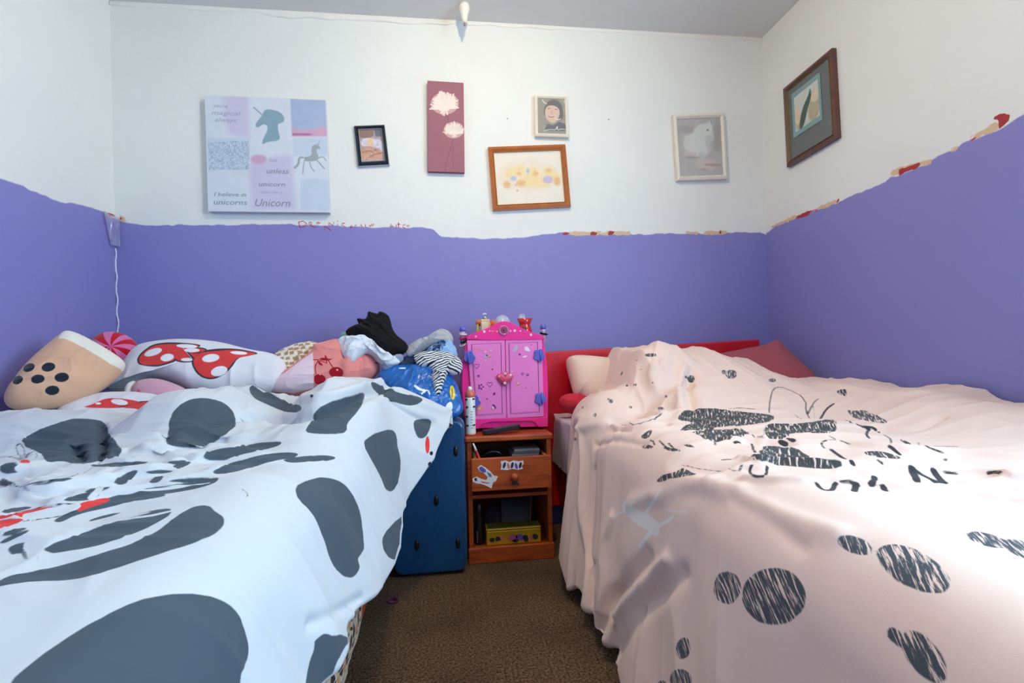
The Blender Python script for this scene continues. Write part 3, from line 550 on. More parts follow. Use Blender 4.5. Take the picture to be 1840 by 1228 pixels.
# ------------------------------------------------------------------ soft things: pillows, plush toys, clothes
def crumple(amp, f, seed, ang=0, fine=.5):
    c, s = math.cos(math.radians(ang)), math.sin(math.radians(ang))
    def fn(u, v):
        a = (u * c + v * s) * f; b = (-u * s + v * c) * f
        wq = .8 * fbm(a * .7, b * .7, seed + 5, 2)
        return amp * (1.2 * (ridge(a * .7 + wq, b * 1.6 + wq, seed) ** 1.5 - .3) + fine * (ridge(a * 1.6 + wq, b * 3.6 - wq, seed + 2) - .45) + .2 * (ridge(a * 4, b * 7 + wq, seed + 3) - .45) + .5 * fbm(a * .6, b * .6, seed + 8, 2))
    return fn
def puff(name, outline, at, n, tf, tb, m, label, cat, spec=None, fns=None, N=120, R=34, wr=None, p=2.4, q=.55, group=None, parent=None, sm=2, centre=None, rim=0):
    """A stuffed or bundled cloth shape: an outline set on a plane through the pixel `at` (px, py, depth y), swollen along its normal."""
    p0 = P(at[0], at[1], y=at[2]); ez = np.array(n, float); ez /= np.linalg.norm(ez)
    ex = np.cross([0, 0, 1], ez); ex /= np.linalg.norm(ex); ey = np.cross(ez, ex)
    pts = [on_plane(a, b, p0, ez) for a, b in outline]
    loc = np.array([((w_ - p0) @ ex, (w_ - p0) @ ey) for w_ in pts])
    o2 = resample(chaikin(list(loc), sm), N); c = o2.mean(0) if centre is None else (lambda w_: np.array([(w_ - p0) @ ex, (w_ - p0) @ ey]))(on_plane(*centre, p0, ez))
    V = []; UVs = []; fa = []
    def ring(rho, sgn, t):
        uv = c + rho * (o2 - c)
        h = t * max(1 - rho ** p, 0) ** q
        d = wr(uv[:, 0], uv[:, 1]) * (1 - rho ** 5) if wr else 0
        zz = sgn * h + (d if sgn > 0 else d * .3)
        if rim: zz = zz + rim * np.sin(np.arange(N) * 2 * math.pi / N * 14 + rho * 3) * rho ** 3 * (1 - rho ** 9)
        V.append(p0 + uv[:, :1] * ex + uv[:, 1:] * ey + np.asarray(zz * np.ones(N))[:, None] * ez); UVs.append(uv)
    rh = [1 - (1 - k / R) ** 1.6 for k in range(1, R + 1)]
    for r_ in rh: ring(r_, 1, tf)
    nb = max(R // 3, 6)
    for k in range(1, nb + 1): ring(1 - (k / nb) * .995 if k < nb else .005, -1, tb)
    V = np.vstack(V); UVs = np.vstack(UVs); k = len(V)
    cf = V[:N].mean(0) ; V = np.vstack([V, cf[None]]); UVs = np.vstack([UVs, UVs[:N].mean(0)[None]])
    rows = R + nb
    tri = []
    for i in range(rows - 1):
        a = np.arange(N); b = (a + 1) % N; fa.append(np.stack([i * N + a, (i + 1) * N + a, (i + 1) * N + b, i * N + b], -1))
    fa = np.vstack(fa); quads = fa.tolist()
    for a in range(N): quads.append((k, a, (a + 1) % N))
    V[:, 0] = np.clip(V[:, 0], XL + .006, XR - .006); V[:, 1] = np.minimum(V[:, 1], YB - .008)
    f = {}
    if spec: f = fields_from(Caster(V, fa, UVs, lambda a, b: (lambda w_: np.array([(w_ - p0) @ ex, (w_ - p0) @ ey]))(on_plane(a, b, p0, ez))), UVs, spec)
    for kk in f: f[kk][R * N:-1] = 1.0     # the print is on the front face only
    for kk, fn in (fns or {}).items(): f[kk] = fn(UVs, f)
    ob = raw_obj(name, V, quads, UVs, m, parent, f)
    bm = bmesh.new(); bm.from_mesh(ob.data); bmesh.ops.recalc_face_normals(bm, faces=bm.faces); bm.to_mesh(ob.data); bm.free()
    if parent is None: tag(ob, label, cat, group)
    return ob
PL = dict(rough=.95, sheen=.25, bump=.10, bscale=300, spec=.15)
# --- head end of the left bed
m_boba = mat('plush_tan', (222, 178, 146), tint=.05, tscale=5, attr_uv=True, layers=[('capw', (236, 232, 220), .002), ('pearl', (34, 42, 56), .001)], **PL)
puff('plush_cushion', [(6, 716), (22, 692), (45, 662), (80, 630), (112, 604), (124, 597), (150, 606), (190, 628), (224, 650), (226, 660), (218, 672), (190, 697), (150, 718), (105, 734), (40, 740), (12, 732)], (115, 672, 1.83), (.35, -.80, .48), .075, .05, m_boba, 'tan bubble-tea plush cushion with six black pearl spots and white rim', 'cushion',
     spec=dict(capw=[('poly', [(100, 610), (122, 590), (240, 645), (232, 668), (212, 664), (160, 630), (118, 608)], 0, 1)], pearl=[('poly', ell(*e), 0, 0) for e in [(52, 661, 11, 7, -25), (87, 660, 12.5, 8, -10), (32, 683.5, 10, 7, -30), (68, 681.5, 12.5, 8, -8), (111, 678.5, 13, 8.5, -5), (94, 702, 13, 8.5, -5)]]), wr=crumple(.004, 9, 5), p=3.2, q=.5, N=220, R=80, sm=2)
m_mint = mat('swirl_plush', (222, 120, 172), tint=.03, attr_uv=True, layers=[('swirl', (198, 22, 44), .001)], **PL)
puff('round_cushion', ell(206, 634, 47, 36, 10, 24), (206, 634, 2.16), (.25, -.85, .45), .05, .04, m_mint, 'round peppermint-swirl cushion in red and pink in the corner', 'cushion',
     fns=dict(swirl=lambda uv, f: np.hypot(uv[:, 0], uv[:, 1]) * np.sin(7 * np.arctan2(uv[:, 1], uv[:, 0]) + 9 * np.hypot(uv[:, 0], uv[:, 1]) * 2) / 7), p=2.4, N=200, R=60)
RED = (216, 66, 66)
m_bow = mat('bow_print_cotton', (222, 222, 230), tint=.015, attr_uv=True, layers=[('outl', (52, 56, 66), .0012), ('bowr', RED, .0012), ('dots', (232, 232, 238), .0012), ('fine', (52, 56, 66), .001)], **FAB)
b1 = [(985, 355), (1000, 310), (1050, 270), (1100, 240), (1200, 230), (1400, 235), (1420, 250), (1380, 262), (1290, 275), (1240, 310), (1250, 345), (1180, 365), (1130, 383), (1010, 380)]
b2 = [(1235, 315), (1290, 278), (1400, 258), (1480, 275), (1400, 300), (1375, 350), (1300, 355), (1255, 345)]
b3 = [(1370, 355), (1400, 305), (1480, 280), (1600, 275), (1700, 275), (1840, 300), (1780, 315), (1680, 330), (1640, 390), (1590, 440), (1520, 475), (1450, 465), (1400, 425)]
def grow(pts, k):
    c = np.mean(pts, 0); return [tuple(c + (np.array(p) - c) * (1 + k / (np.linalg.norm(np.array(p) - c) + 1e-6))) for p in pts]
bow = dict(outl=[('poly', c1(grow(b, 14))) for b in (b1, b2, b3)], bowr=[('poly', c1(b)) for b in (b1, b2, b3)],
           dots=[('poly', c1(ell(*e)), 0, 0) for e in [(1090, 290, 65, 24, -18), (1190, 328, 48, 26, -10), (1330, 247, 75, 14, 3), (1365, 276, 55, 14, 0), (1330, 343, 42, 12, 0), (1500, 332, 62, 28, -8), (1560, 425, 60, 34, -15), (1700, 295, 60, 12, 4)]],
           fine=[('line', c1([(1375, 300), (1460, 285), (1600, 273)]), .004)])
puff('pillow', [(188, 706), (205, 684), (222, 655), (240, 628), (265, 618), (330, 612), (400, 618), (450, 632), (505, 640), (520, 665), (505, 700), (440, 716), (390, 716), (350, 708), (330, 697), (300, 684), (262, 680), (232, 690)], (340, 660, 2.06), (.05, -.88, .47), .075, .06, m_bow, 'white pillow with a red polka-dot bow print against the purple wall', 'pillow', spec=bow,
     wr=lambda u, v: .010 * ridge(u * 14, v * 5, 3) * smooth(.02, -.08, v) + .006 * fbm(u * 8, v * 8, 4) - .004, p=3.4, q=.5, N=360, R=110)
l1 = [(570, 685), (650, 665), (740, 620), (830, 615), (1010, 640), (960, 665), (860, 690)]
l2 = [(850, 685), (1000, 640), (1140, 650), (1215, 675), (1170, 760), (1090, 740), (1030, 712), (980, 690)]
low = dict(outl=[('poly', c1(grow(b, 12))) for b in (l2,)], bowr=[('poly', c1(b)) for b in (l1, l2)], dots=[('poly', c1(ell(*e)), 0, 0) for e in [(850, 645, 60, 20, 8), (1200, 655, 40, 12, 0), (700, 655, 20, 8, 0)]], fine=[('line', c1([(1040, 710), (1090, 690), (1145, 652)]), .006), ('line', c1([(850, 682), (930, 665), (1010, 650)]), .004)])
puff('pillow', [(95, 738), (130, 722), (165, 712), (230, 708), (290, 712), (330, 730), (320, 765), (200, 775), (110, 765)], (210, 735, 1.80), (.05, -.55, .83), .035, .04, m_bow, 'flattened white pillow with red print under the tan plush cushion', 'pillow', spec=low, wr=crumple(.005, 8, 9), p=3.2, N=220, R=70)
m_pinkpl = mat('pink_plush', (206, 158, 178), tint=.05, attr_uv=True, layers=[('mark', (214, 90, 120), .001)], **PL)
pk = thing('plush_toy', 'pink plush toy with white ear tucked beneath the bow pillow', 'plush toy', P(275, 730, y=1.93))
puff('body', [(234, 712), (238, 694), (255, 683), (285, 681), (315, 690), (340, 702), (345, 725), (300, 735), (250, 732)], (285, 710, 1.93), (.1, -.9, .4), .05, .06, m_pinkpl, '', '', spec=dict(mark=[('poly', ell(249, 703, 3.5, 3))]), parent=pk, N=100, R=40)
m_offw = mat('offwhite_plush', (226, 226, 220), tint=.03, **PL)
puff('ear', [(223, 716), (224, 698), (232, 687), (246, 684), (240, 700), (238, 716), (230, 720)], (233, 702, 1.925), (.1, -.9, .4), .018, .02, m_offw, '', '', parent=pk, N=60, R=16)
# --- heap of blankets and clothes at the head of the left bed
m_gir = mat('giraffe_fleece', (228, 222, 210), tint=.03, attr_uv=True, layers=[('spots', (172, 134, 96), .002)], **PL)
def giraffe(uv, f):
    rs = np.random.RandomState(5); g_ = []
    for i in range(-6, 8):
        for j in range(-6, 8): g_.append((i * .026 + (j % 2) * .013 + rs.uniform(-.005, .005), j * .022 + rs.uniform(-.004, .004)))
    d = np.full(len(uv), 1.)
    for a, b in g_: d = np.minimum(d, np.maximum(np.abs(uv[:, 0] - a + .3 * (uv[:, 1] - b)) - .0095, np.abs(uv[:, 1] - b - .3 * (uv[:, 0] - a)) - .0075))
    return d + .003 * fbm(uv[:, 0] * 60, uv[:, 1] * 60, 3)
puff('cushion', [(481, 682), (483, 655), (496, 636), (520, 624), (545, 617), (572, 614), (585, 640), (570, 675), (520, 694), (488, 694)], (525, 655, 2.14), (.05, -.9, .42), .06, .06, m_gir, 'brown and white giraffe-print cushion in the clothes heap', 'cushion', fns=dict(spots=giraffe), wr=crumple(.004, 10, 2), N=240, R=90, p=3)
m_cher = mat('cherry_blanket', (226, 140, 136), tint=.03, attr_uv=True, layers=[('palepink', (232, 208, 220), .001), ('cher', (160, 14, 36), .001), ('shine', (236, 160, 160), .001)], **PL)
cherr = dict(palepink=[('poly', c2([(120, 745), (200, 660), (330, 590), (470, 480), (555, 425), (562, 500), (562, 600), (565, 720), (400, 760)]), 0, 0)],
             cher=[('poly', c2(p)) for p in [[(565, 620), (600, 600), (650, 615), (665, 650), (640, 685), (590, 690), (566, 670)], [(680, 580), (720, 545), (770, 545), (808, 575), (800, 620), (750, 648), (700, 620)], [(600, 480), (640, 465), (690, 480), (722, 472), (690, 495), (630, 492)], [(595, 490), (620, 505), (645, 540), (600, 525)], [(960, 445), (1000, 425), (1035, 430), (1030, 455)], [(1050, 510), (1085, 500), (1085, 520)]]] + [('line', c2([(560, 485), (600, 485)]), .004), ('line', c2([(600, 490), (572, 540), (580, 600)]), .004), ('line', c2([(610, 492), (690, 520), (730, 560)]), .004)],
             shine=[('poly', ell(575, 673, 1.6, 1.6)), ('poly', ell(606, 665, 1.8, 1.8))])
puff('blanket', c2([(170, 725), (250, 630), (400, 530), (550, 420), (560, 360), (640, 345), (745, 315), (800, 330), (830, 420), (860, 510), (940, 470), (1000, 430), (1060, 460), (1110, 540), (1090, 610), (950, 700), (800, 750), (600, 770), (300, 790)]), (605, 665, 2.07), (.03, -.94, .34), .06, .06, m_cher, 'pink folded blanket with dark red cherries, half pale pink', 'blanket', spec=cherr, wr=lambda u, v: crumple(.007, 7, 12)(u, v) + .012 * np.exp(-((u - .05) / .02) ** 2) - .014 * np.exp(-((u - .098) / .016) ** 2), N=300, R=110, p=2.8, centre=(600, 665))
m_wht = mat('white_cotton', (222, 228, 236), tint=.02, **FAB)
puff('t_shirt', [(604, 613), (618, 607), (642, 604), (668, 611), (690, 632), (712, 645), (722, 652), (705, 657), (690, 655), (678, 640), (660, 633), (645, 640), (635, 652), (628, 651), (616, 640), (612, 625)], (655, 628, 2.06), (0, -.8, .6), .035, .04, m_wht, 'crumpled white t-shirt on the cherry blanket', 'clothing', wr=crumple(.013, 16, 17, 30), N=180, R=60, centre=(650, 622))
m_blk = mat('black_jersey', (11, 11, 15), tint=.05, rough=.8, sheen=.03, bump=.1, bscale=300, spec=.2)
puff('garment', c2([(815, 265), (850, 235), (935, 200), (945, 180), (910, 160), (925, 153), (975, 165), (1000, 140), (1005, 92), (1050, 108), (1090, 118), (1100, 94), (1150, 110), (1185, 140), (1210, 250), (1260, 310), (1342, 370), (1320, 420), (1250, 450), (1180, 460), (1110, 430), (1050, 370), (960, 320), (860, 305)]), (672, 600, 2.10), (.02, -.85, .5), .05, .07, m_blk, 'black crumpled garment topping the clothes heap', 'clothing', wr=crumple(.016, 11, 23, -40), N=240, R=70, sm=1, centre=(680, 606))
m_teal = mat('teal_cotton', (124, 178, 178), tint=.03, **FAB)
puff('cloth', [(611, 610), (612, 599), (620, 597), (628, 601), (634, 610)], (620, 605, 2.13), (0, -.9, .4), .02, .02, m_teal, 'scrap of teal cloth behind the black garment', 'clothing', N=50, R=12)
m_den = mat('grey_denim', (150, 160, 184), tint=.12, tscale=30, **FAB)
puff('garment', [(684, 662), (694, 648), (712, 640), (724, 637), (726, 648), (710, 660), (695, 668)], (706, 652, 2.045), (0, -.8, .6), .025, .03, m_den, 'grey-blue denim bundle below the black garment', 'clothing', wr=crumple(.010, 18, 31), N=90, R=30)
m_dkbl = mat('dark_denim', (44, 58, 92), tint=.15, tscale=30, **FAB)
puff('garment', [(700, 665), (716, 650), (740, 636), (762, 640), (765, 665), (735, 672)], (735, 655, 2.07), (0, -.8, .6), .03, .04, m_dkbl, 'dark denim garment stuffed in the blue bag', 'clothing', wr=crumple(.010, 18, 33), N=90, R=30)
m_flc = mat('grey_fleece', (176, 176, 182), tint=.10, tscale=60, rough=.95, sheen=.3, bump=.5, bscale=120, spec=.1)
puff('fleece', c2([(1310, 440), (1320, 390), (1380, 350), (1460, 335), (1530, 290), (1590, 250), (1660, 252), (1700, 290), (1705, 350), (1640, 345), (1560, 360), (1480, 390), (1400, 430), (1350, 465)]), (775, 616, 2.10), (0, -.8, .6), .038, .04, m_flc, 'rolled light grey fleece on top of the blue bag heap', 'clothing', wr=crumple(.012, 15, 35, 30), N=140, R=46)
m_camo = mat('blue_camo', (146, 182, 222), tint=.03, attr_uv=True, layers=[('blob', (44, 66, 110), .002), ('blob2', (92, 130, 180), .002)], **FAB)
puff('garment', c2([(1480, 430), (1500, 390), (1570, 360), (1640, 345), (1700, 350), (1730, 400), (1750, 460), (1650, 480), (1550, 470)]), (795, 632, 2.07), (0, -.8, .6), .035, .04, m_camo, 'pale blue garment with dark blue blotches under the grey fleece', 'clothing', fns=dict(blob=lambda uv, f: .02 * (.22 - fbm(uv[:, 0] * 45, uv[:, 1] * 45, 3)), blob2=lambda uv, f: .02 * (.3 - fbm(uv[:, 0] * 40, uv[:, 1] * 40, 13))), wr=crumple(.010, 18, 37), N=160, R=60)
m_str = mat('striped_jersey', (228, 230, 234), tint=.02, attr_uv=True, layers=[('stripe', (30, 34, 50), .0008)], **FAB)
def stripes(uv, f):
    p_ = .0118; d = uv[:, 1] + .35 * np.abs(uv[:, 0] - .02) + .004 * fbm(uv[:, 0] * 25, uv[:, 1] * 25, 3)
    return np.abs((d % p_) - p_ / 2) - p_ * .22
puff('striped_top', c2([(1370, 455), (1420, 430), (1520, 420), (1620, 420), (1700, 440), (1760, 480), (1785, 540), (1770, 590), (1720, 605), (1650, 590), (1640, 660), (1610, 750), (1580, 785), (1545, 780), (1545, 720), (1525, 650), (1540, 590), (1500, 540), (1420, 555)]), (795, 660, 2.0), (0, -.82, .55), .035, .04, m_str, 'black and white striped top spilling over the blue bag', 'clothing', fns=dict(stripe=stripes), wr=crumple(.010, 13, 41, 60), N=300, R=110, sm=2, centre=(798, 655))
m_bag = mat('blue_plastic_bag', (20, 96, 176), rough=.28, tint=.06, tscale=9, attr_uv=True, layers=[('yel', (240, 208, 30), .001), ('wht', (228, 236, 244), .001), ('dk', (20, 50, 110), .001)], bump=.1, bscale=60)
bagp = dict(yel=[('poly', ell(813, 706, 4.6, 13, -6))], wht=[('line', [(746, 694), (754, 700), (762, 702)], .010), ('line', [(758, 708), (768, 700), (772, 708)], .006), ('poly', [(800, 728), (812, 720), (814, 736), (804, 742)]), ('poly', [(712, 662), (730, 660), (728, 664)])], dk=[('line', [(812, 698), (813, 706), (812, 714)], .003)])
puff('shopping_bag', [(676, 676), (690, 662), (720, 657), (775, 658), (805, 668), (822, 690), (830, 720), (834, 738), (820, 752), (795, 752), (760, 745), (715, 722), (690, 700)], (762, 702, 1.99), (0, -.85, .52), .05, .07, m_bag, 'blue plastic shopping bag stuffed with clothes beside the navy case', 'bag', spec=bagp, wr=crumple(.012, 12, 45, 50), N=240, R=80, p=3)
# --- pillows of the right bed
m_cream = mat('cream_cotton', (236, 208, 190), tint=.02, **FAB)
puff('pillow', [(1016, 655), (1019, 643), (1045, 641), (1085, 645), (1130, 650), (1135, 700), (1100, 725), (1055, 728), (1043, 712), (1032, 715), (1025, 690)], (1070, 685, 2.20), (-.1, -.85, .5), .07, .07, m_cream, 'cream pillow leaning on the red headboard beside the toy wardrobe', 'pillow', wr=lambda u, v: .010 * ridge(u * 12 - v * 6, v * 8, 3) * smooth(.0, -.1, v) + .004 * fbm(u * 9, v * 9, 2), N=200, R=60, p=3.4)
m_coral = mat('coral_cotton', (204, 50, 66), tint=.03, **FAB)
puff('pillow', [(1002, 722), (1010, 711), (1030, 709), (1070, 714), (1075, 735), (1050, 745), (1015, 740)], (1035, 727, 2.16), (0, -.85, .5), .045, .05, m_coral, 'flat coral red pillow beneath the cream pillow', 'pillow', wr=crumple(.004, 12, 51), N=120, R=30, p=3)
m_rose = mat('dusty_rose_cotton', (164, 84, 96), tint=.03, **FAB)
puff('pillow', [(1230, 660), (1280, 640), (1340, 629), (1386, 620), (1392, 613), (1402, 613), (1412, 626), (1436, 648), (1472, 681), (1465, 694), (1420, 705), (1330, 700), (1260, 690)], (1380, 660, 2.12), (-.42, -.72, .55), .055, .06, m_rose, 'dusty rose pillow in the corner behind the blush duvet', 'pillow', wr=lambda u, v: .006 * ridge(u * 9 + v * 6, v * 10, 3) + .003 * fbm(u * 9, v * 9, 2), N=220, R=60, p=3.2, sm=1, rim=.003)
# plain pillows lying flat under the heap, on the mattress of the left bed
def flat_pillow(x0, x1, y0, y1, z0, z1, m, label, seed):
    n_, k_ = 64, 24; v = []; f = []; cx, cy, cz = (x0 + x1) / 2, (y0 + y1) / 2, (z0 + z1) / 2
    sp = lambda c, e: math.copysign(abs(c) ** e, c)
    for i in range(k_ + 1):
        t = -math.pi / 2 + math.pi * i / k_
        for j in range(n_):
            a = 2 * math.pi * j / n_; X = sp(math.cos(t), .55) * sp(math.cos(a), .35); Y = sp(math.cos(t), .55) * sp(math.sin(a), .35); Z = sp(math.sin(t), .9)
            v.append((cx + X * (x1 - x0) / 2, cy + Y * (y1 - y0) / 2, cz + Z * (z1 - z0) / 2 * (1 - .35 * max(abs(X), abs(Y)) ** 4) + .004 * float(noise2(X * 4, Y * 4, seed))))
    for i in range(k_):
        for j in range(n_): f.append((i * n_ + j, i * n_ + (j + 1) % n_, (i + 1) * n_ + (j + 1) % n_, (i + 1) * n_ + j))
    g = G(); g.add(v, f); o = g.build('pillow', m, None, True); tag(o, label, 'pillow')
m_navyc = mat('navy_cotton', (34, 38, 60), tint=.05, **FAB)
flat_pillow(-1.39, -.78, 1.90, 2.36, .372, .60, m_navyc, 'dark navy pillow lying flat beneath the pink plush toy', 3)
flat_pillow(-.76, -.25, 1.93, 2.36, .372, .60, m_wht, 'plain white pillow lying flat beneath the clothes heap', 5)
# ------------------------------------------------------------------ nightstand and what stands on and in it
def zat(px, py, y): return P(px, py, y=y)[2]
def xat(px, py, y): return P(px, py, y=y)[0]
NY = 2.0; NX0, NX1 = .078, .418; NT_ = zat(900, 783, 1.99)
ns = thing('nightstand', 'orange pine nightstand with open drawer between the two beds', 'nightstand', ((NX0 + NX1) / 2, 2.19, 0))
G().box(NX0 - .008, NX1 + .006, 1.982, 2.385, NT_ - .022, NT_).build('top', m_pine, ns, bevel=.006)
for x in (NX0, NX1 - .018): G().box(x, x + .018, 2.002, 2.385, 0, NT_ - .022).build('side_panel', m_pine, ns, bevel=.002)
G().box(NX0 + .018, NX1 - .018, 2.372, 2.383, .02, NT_ - .022).build('back_panel', m_pine, ns)
ZS = zat(920, 981, 2.0)
G().box(NX0 + .018, NX1 - .018, 2.004, 2.372, ZS - .016, ZS).build('shelf', m_pine, ns)
G().box(NX0 - .004, NX1 + .004, 1.988, 2.002, 0, ZS + .004).build('plinth', m_pine, ns, bevel=.004)
ZR = zat(900, 886, 2.0)
G().box(NX0 + .018, NX1 - .018, 2.004, 2.372, ZR - .02, ZR - .006).build('drawer_rail', m_pine, ns)
dz0, dz1 = zat(900, 881, 1.945), zat(900, 822, 1.945)
dw = G().box(NX0 + .012, NX1 - .012, 1.938, 1.956, dz0, dz1).build('drawer', m_pine, ns, bevel=.004)
m_pale = mat('pale_wood', (170, 120, 76), rough=.6, tint=.1, tscale=10)
def child(g, name, m, par, root, **k):
    """g in world space, par a part of root: part's own matrix is identity with parent inverse, so local = world."""
    o = g.build(name, m, None, **k); o.parent = par; return o
g = G()
for x in (NX0 + .024, NX1 - .036): g.box(x, x + .012, 1.956, 2.30, dz0 + .004, dz1 - .004)
g.box(NX0 + .024, NX1 - .024, 2.288, 2.30, dz0 + .004, dz1 - .004).box(NX0 + .024, NX1 - .024, 1.956, 2.30, dz0 + .002, dz0 + .008)
child(g, 'drawer_box', m_pale, dw, ns)
kc = P(924, 857, y=1.93)
child(G().lathe([(.008, 0), (.008, .008), (.014, .014), (.017, .020), (.015, .027), (.008, .031), (.001, .032)], (kc[0], 1.938, kc[2]), 20, (0, -1, 0)), 'knob', m_pine, dw, ns, sm=True)
# stickers on the drawer front (cut-out shapes with white border)
m_stw = mat('sticker_white', (226, 224, 228), rough=.35, tint=.02)
def flat(poly_px, y, name, m, par, t=.0012):
    pts = [P(a, b, y=y) for a, b in poly_px]; n_ = len(pts)
    g = G(); g.add([(p[0], y, p[2]) for p in pts] + [(p[0], y - t, p[2]) for p in pts], [tuple(range(n_)), tuple(range(2 * n_ - 1, n_ - 1, -1))] + [(i, (i + 1) % n_, n_ + (i + 1) % n_, n_ + i) for i in range(n_)])
    o = g.build(name, m, None); o.parent = par; return o
K4 = (720, 750, 300 / 1228)
def c4(p): return crop(p, *K4)
YD = 1.9385
def cm(name, c, **k): return mat(name, c, rough=k.pop('rough', .4), tint=k.pop('tint', .04), **k)
m_pur, m_sal, m_blue2, m_dkg = cm('sticker_purple', (104, 84, 170)), cm('sticker_salmon', (214, 120, 110)), cm('sticker_blue', (96, 120, 160)), cm('sticker_dark', (44, 44, 52))
s1 = flat(c4([(565, 370), (590, 352), (625, 372), (660, 400), (685, 430), (715, 435), (700, 470), (680, 480), (668, 525), (630, 505), (590, 490), (560, 488), (530, 475), (528, 450), (560, 437), (595, 455), (630, 462), (640, 440), (610, 410), (580, 400)]), YD, 'sticker', m_stw, dw)
flat(c4([(575, 372), (595, 362), (625, 385), (628, 405), (605, 408), (582, 395)]), YD - .0012, 'sticker_print', m_pur, dw, .0004); flat(c4([(632, 400), (665, 418), (672, 440), (650, 440)]), YD - .0012, 'sticker_print', m_blue2, dw, .0004)
flat(c4([(540, 452), (560, 445), (562, 470), (545, 470)]), YD - .0012, 'sticker_print', m_dkg, dw, .0004); flat(c4([(590, 470), (650, 482), (650, 490), (595, 484)]), YD - .0012, 'sticker_print', m_sal, dw, .0004)
s2 = flat(c4([(735, 325), (770, 318), (800, 330), (830, 318), (870, 325), (900, 318), (905, 340), (890, 360), (900, 380), (860, 388), (820, 380), (780, 390), (735, 385), (742, 355)]), YD, 'sticker', m_stw, dw)
for i, (cx, c) in enumerate([(762, m_dkg), (792, m_sal), (820, m_dkg), (850, m_pur), (880, m_dkg)]): flat(c4(ell(cx, 354 + (i % 2) * 6, 10, 24, 14 * (-1) ** i, 12)), YD - .0012, 'sticker_print', c, dw, .0004)
flat(c4([(815, 470), (840, 460), (872, 490), (870, 500), (820, 500)]), YD, 'sticker', m_dkg, dw)
# things in the drawer
zb = dz0 + .009
tb = thing('toothbrush', 'white and red toothbrush standing in the open drawer', 'toothbrush', (.13, 2.0, zb))
a_, b_ = P(862, 826, y=1.975), P(850, 797, y=1.985); mid = a_ * .45 + b_ * .55
low_ = a_ + (a_ - b_) * 1.3; low_[2] = max(low_[2], zb + .006)
G().tube([low_, a_, mid], [.005, .0055, .005], 10).build('handle', cm('red_plastic', (196, 40, 40)), tb, sm=True)
G().tube([mid, b_], [.005, .0035], 10).build('neck', cm('white_plastic', (232, 230, 228)), tb, sm=True)
m_blkp = mat('black_plastic', (18, 18, 20), rough=.35, tint=.05)
cmb = P(888, 815, y=2.06)
g = G(); pth = [(P(868 + i * 4.2, 822 - 10 * math.sin(i / 9 * math.pi), y=2.05)) for i in range(10)]
g.tube(pth, [.006 + .009 * math.sin(i / 9 * math.pi) for i in range(10)], 12); g.tube([p + np.array([0, .05, -.012]) for p in pth], .018, 10); g.tube([p + np.array([0, .02, -.03]) for p in pth], .018, 10)
tag(g.build('pouch', mat('black_glossy_vinyl', (20, 20, 24), rough=.2, tint=.1, bump=.4, bscale=40), None, True), 'black shiny pouch lying in the open drawer', 'pouch')
cols = [(70, 100, 150), (196, 190, 184), (120, 110, 100), (160, 158, 160)]
zc_ = zat(942, 819, 2.03) - .004
for i in range(4):
    z_ = zc_ + i * .0085 ; x_ = xat(918 + i * 1.0, 812, 2.03) + .002 * i
    g = G().box(x_, x_ + .112 - .003 * i, 2.01 + .006 * (i % 2), 2.15, z_, z_ + .008)
    tag(g.build('card_pack', cm('card_%d' % i, cols[i])), ['blue card pack at the bottom of the stack in the drawer', 'pale grey card pack above the blue one in the drawer', 'brown-grey card pack second from the top of the drawer stack', 'light grey card pack topping the stack in the drawer'][i], 'card pack', 'card packs stacked in the drawer')
tag(G().box(xat(918, 812, 2.03), xat(918, 812, 2.03) + .11, 2.01, 2.16, zb, zc_).build('box', cm('dark_card_box', (40, 40, 48))), 'dark box under the card stack in the drawer', 'box')
# lower shelf
tin = thing('tin_box', 'yellow pencil tin with printed front on the nightstand shelf', 'tin', (.23, 2.03, ZS))
tx0, tx1 = xat(874, 960, 2.012), xat(972, 960, 2.012); tz1 = zat(920, 953, 2.012)
m_yel = cm('yellow_tin', (208, 160, 24), rough=.3, metal=.2)
G().box(tx0, tx1, 2.012, 2.085, ZS + .001, tz1).build('body', m_yel, tin, bevel=.004)
lid = G().box(tx0 - .001, tx1 + .001, 2.011, 2.086, tz1, tz1 + .010).build('lid', m_yel, tin, bevel=.004)
G().box(tx0 + .006, tx1 - .006, 2.018, 2.079, tz1 + .0095, tz1 + .0108).build('lid_panel', cm('olive_print', (96, 92, 30), rough=.25), tin)
m_pk = cm('tin_print_pink', (188, 86, 130))
rs = np.random.RandomState(2)
for i, (px, py, rx, ry, c) in enumerate([(884, 971, 5, 4, m_dkg), (894, 969, 5, 5, m_dkg), (902, 967, 4, 4, m_sal), (922, 966, 9, 6, m_pk), (935, 966, 8, 6, m_pur), (945, 968, 5, 6, m_dkg), (962, 964, 5, 5, m_dkg), (955, 966, 3, 4, m_pk), (925, 972, 6, 3, m_dkg)]):
    poly = [(px + rx * (1 + .35 * rs.uniform(-1, 1)) * math.cos(t), py + ry * (1 + .35 * rs.uniform(-1, 1)) * math.sin(t)) for t in np.linspace(0, 6.28, 9, endpoint=False)]
    flat(poly, 2.0115, 'print', c, tin).matrix_parent_inverse = Matrix.Translation(Vector(tin['_loc'])).inverted()
dv = thing('plastic_case', 'dark plastic disc case leaning inside the nightstand', 'case', (.24, 2.16, ZS))
q = [P(902, 944, y=2.13), P(950, 937, y=2.13), P(953, 886, y=2.20), P(898, 884, y=2.20)]; q[0][2] = q[1][2] = ZS + .002
nn = np.array([0, .012, .004])
G().hexa([q[0], q[1], q[1] + nn, q[0] + nn], [q[3], q[2], q[2] + nn, q[3] + nn]).build('cover', mat('dark_blue_sleeve', (16, 18, 28), rough=.5, tint=.1), dv, bevel=.002)
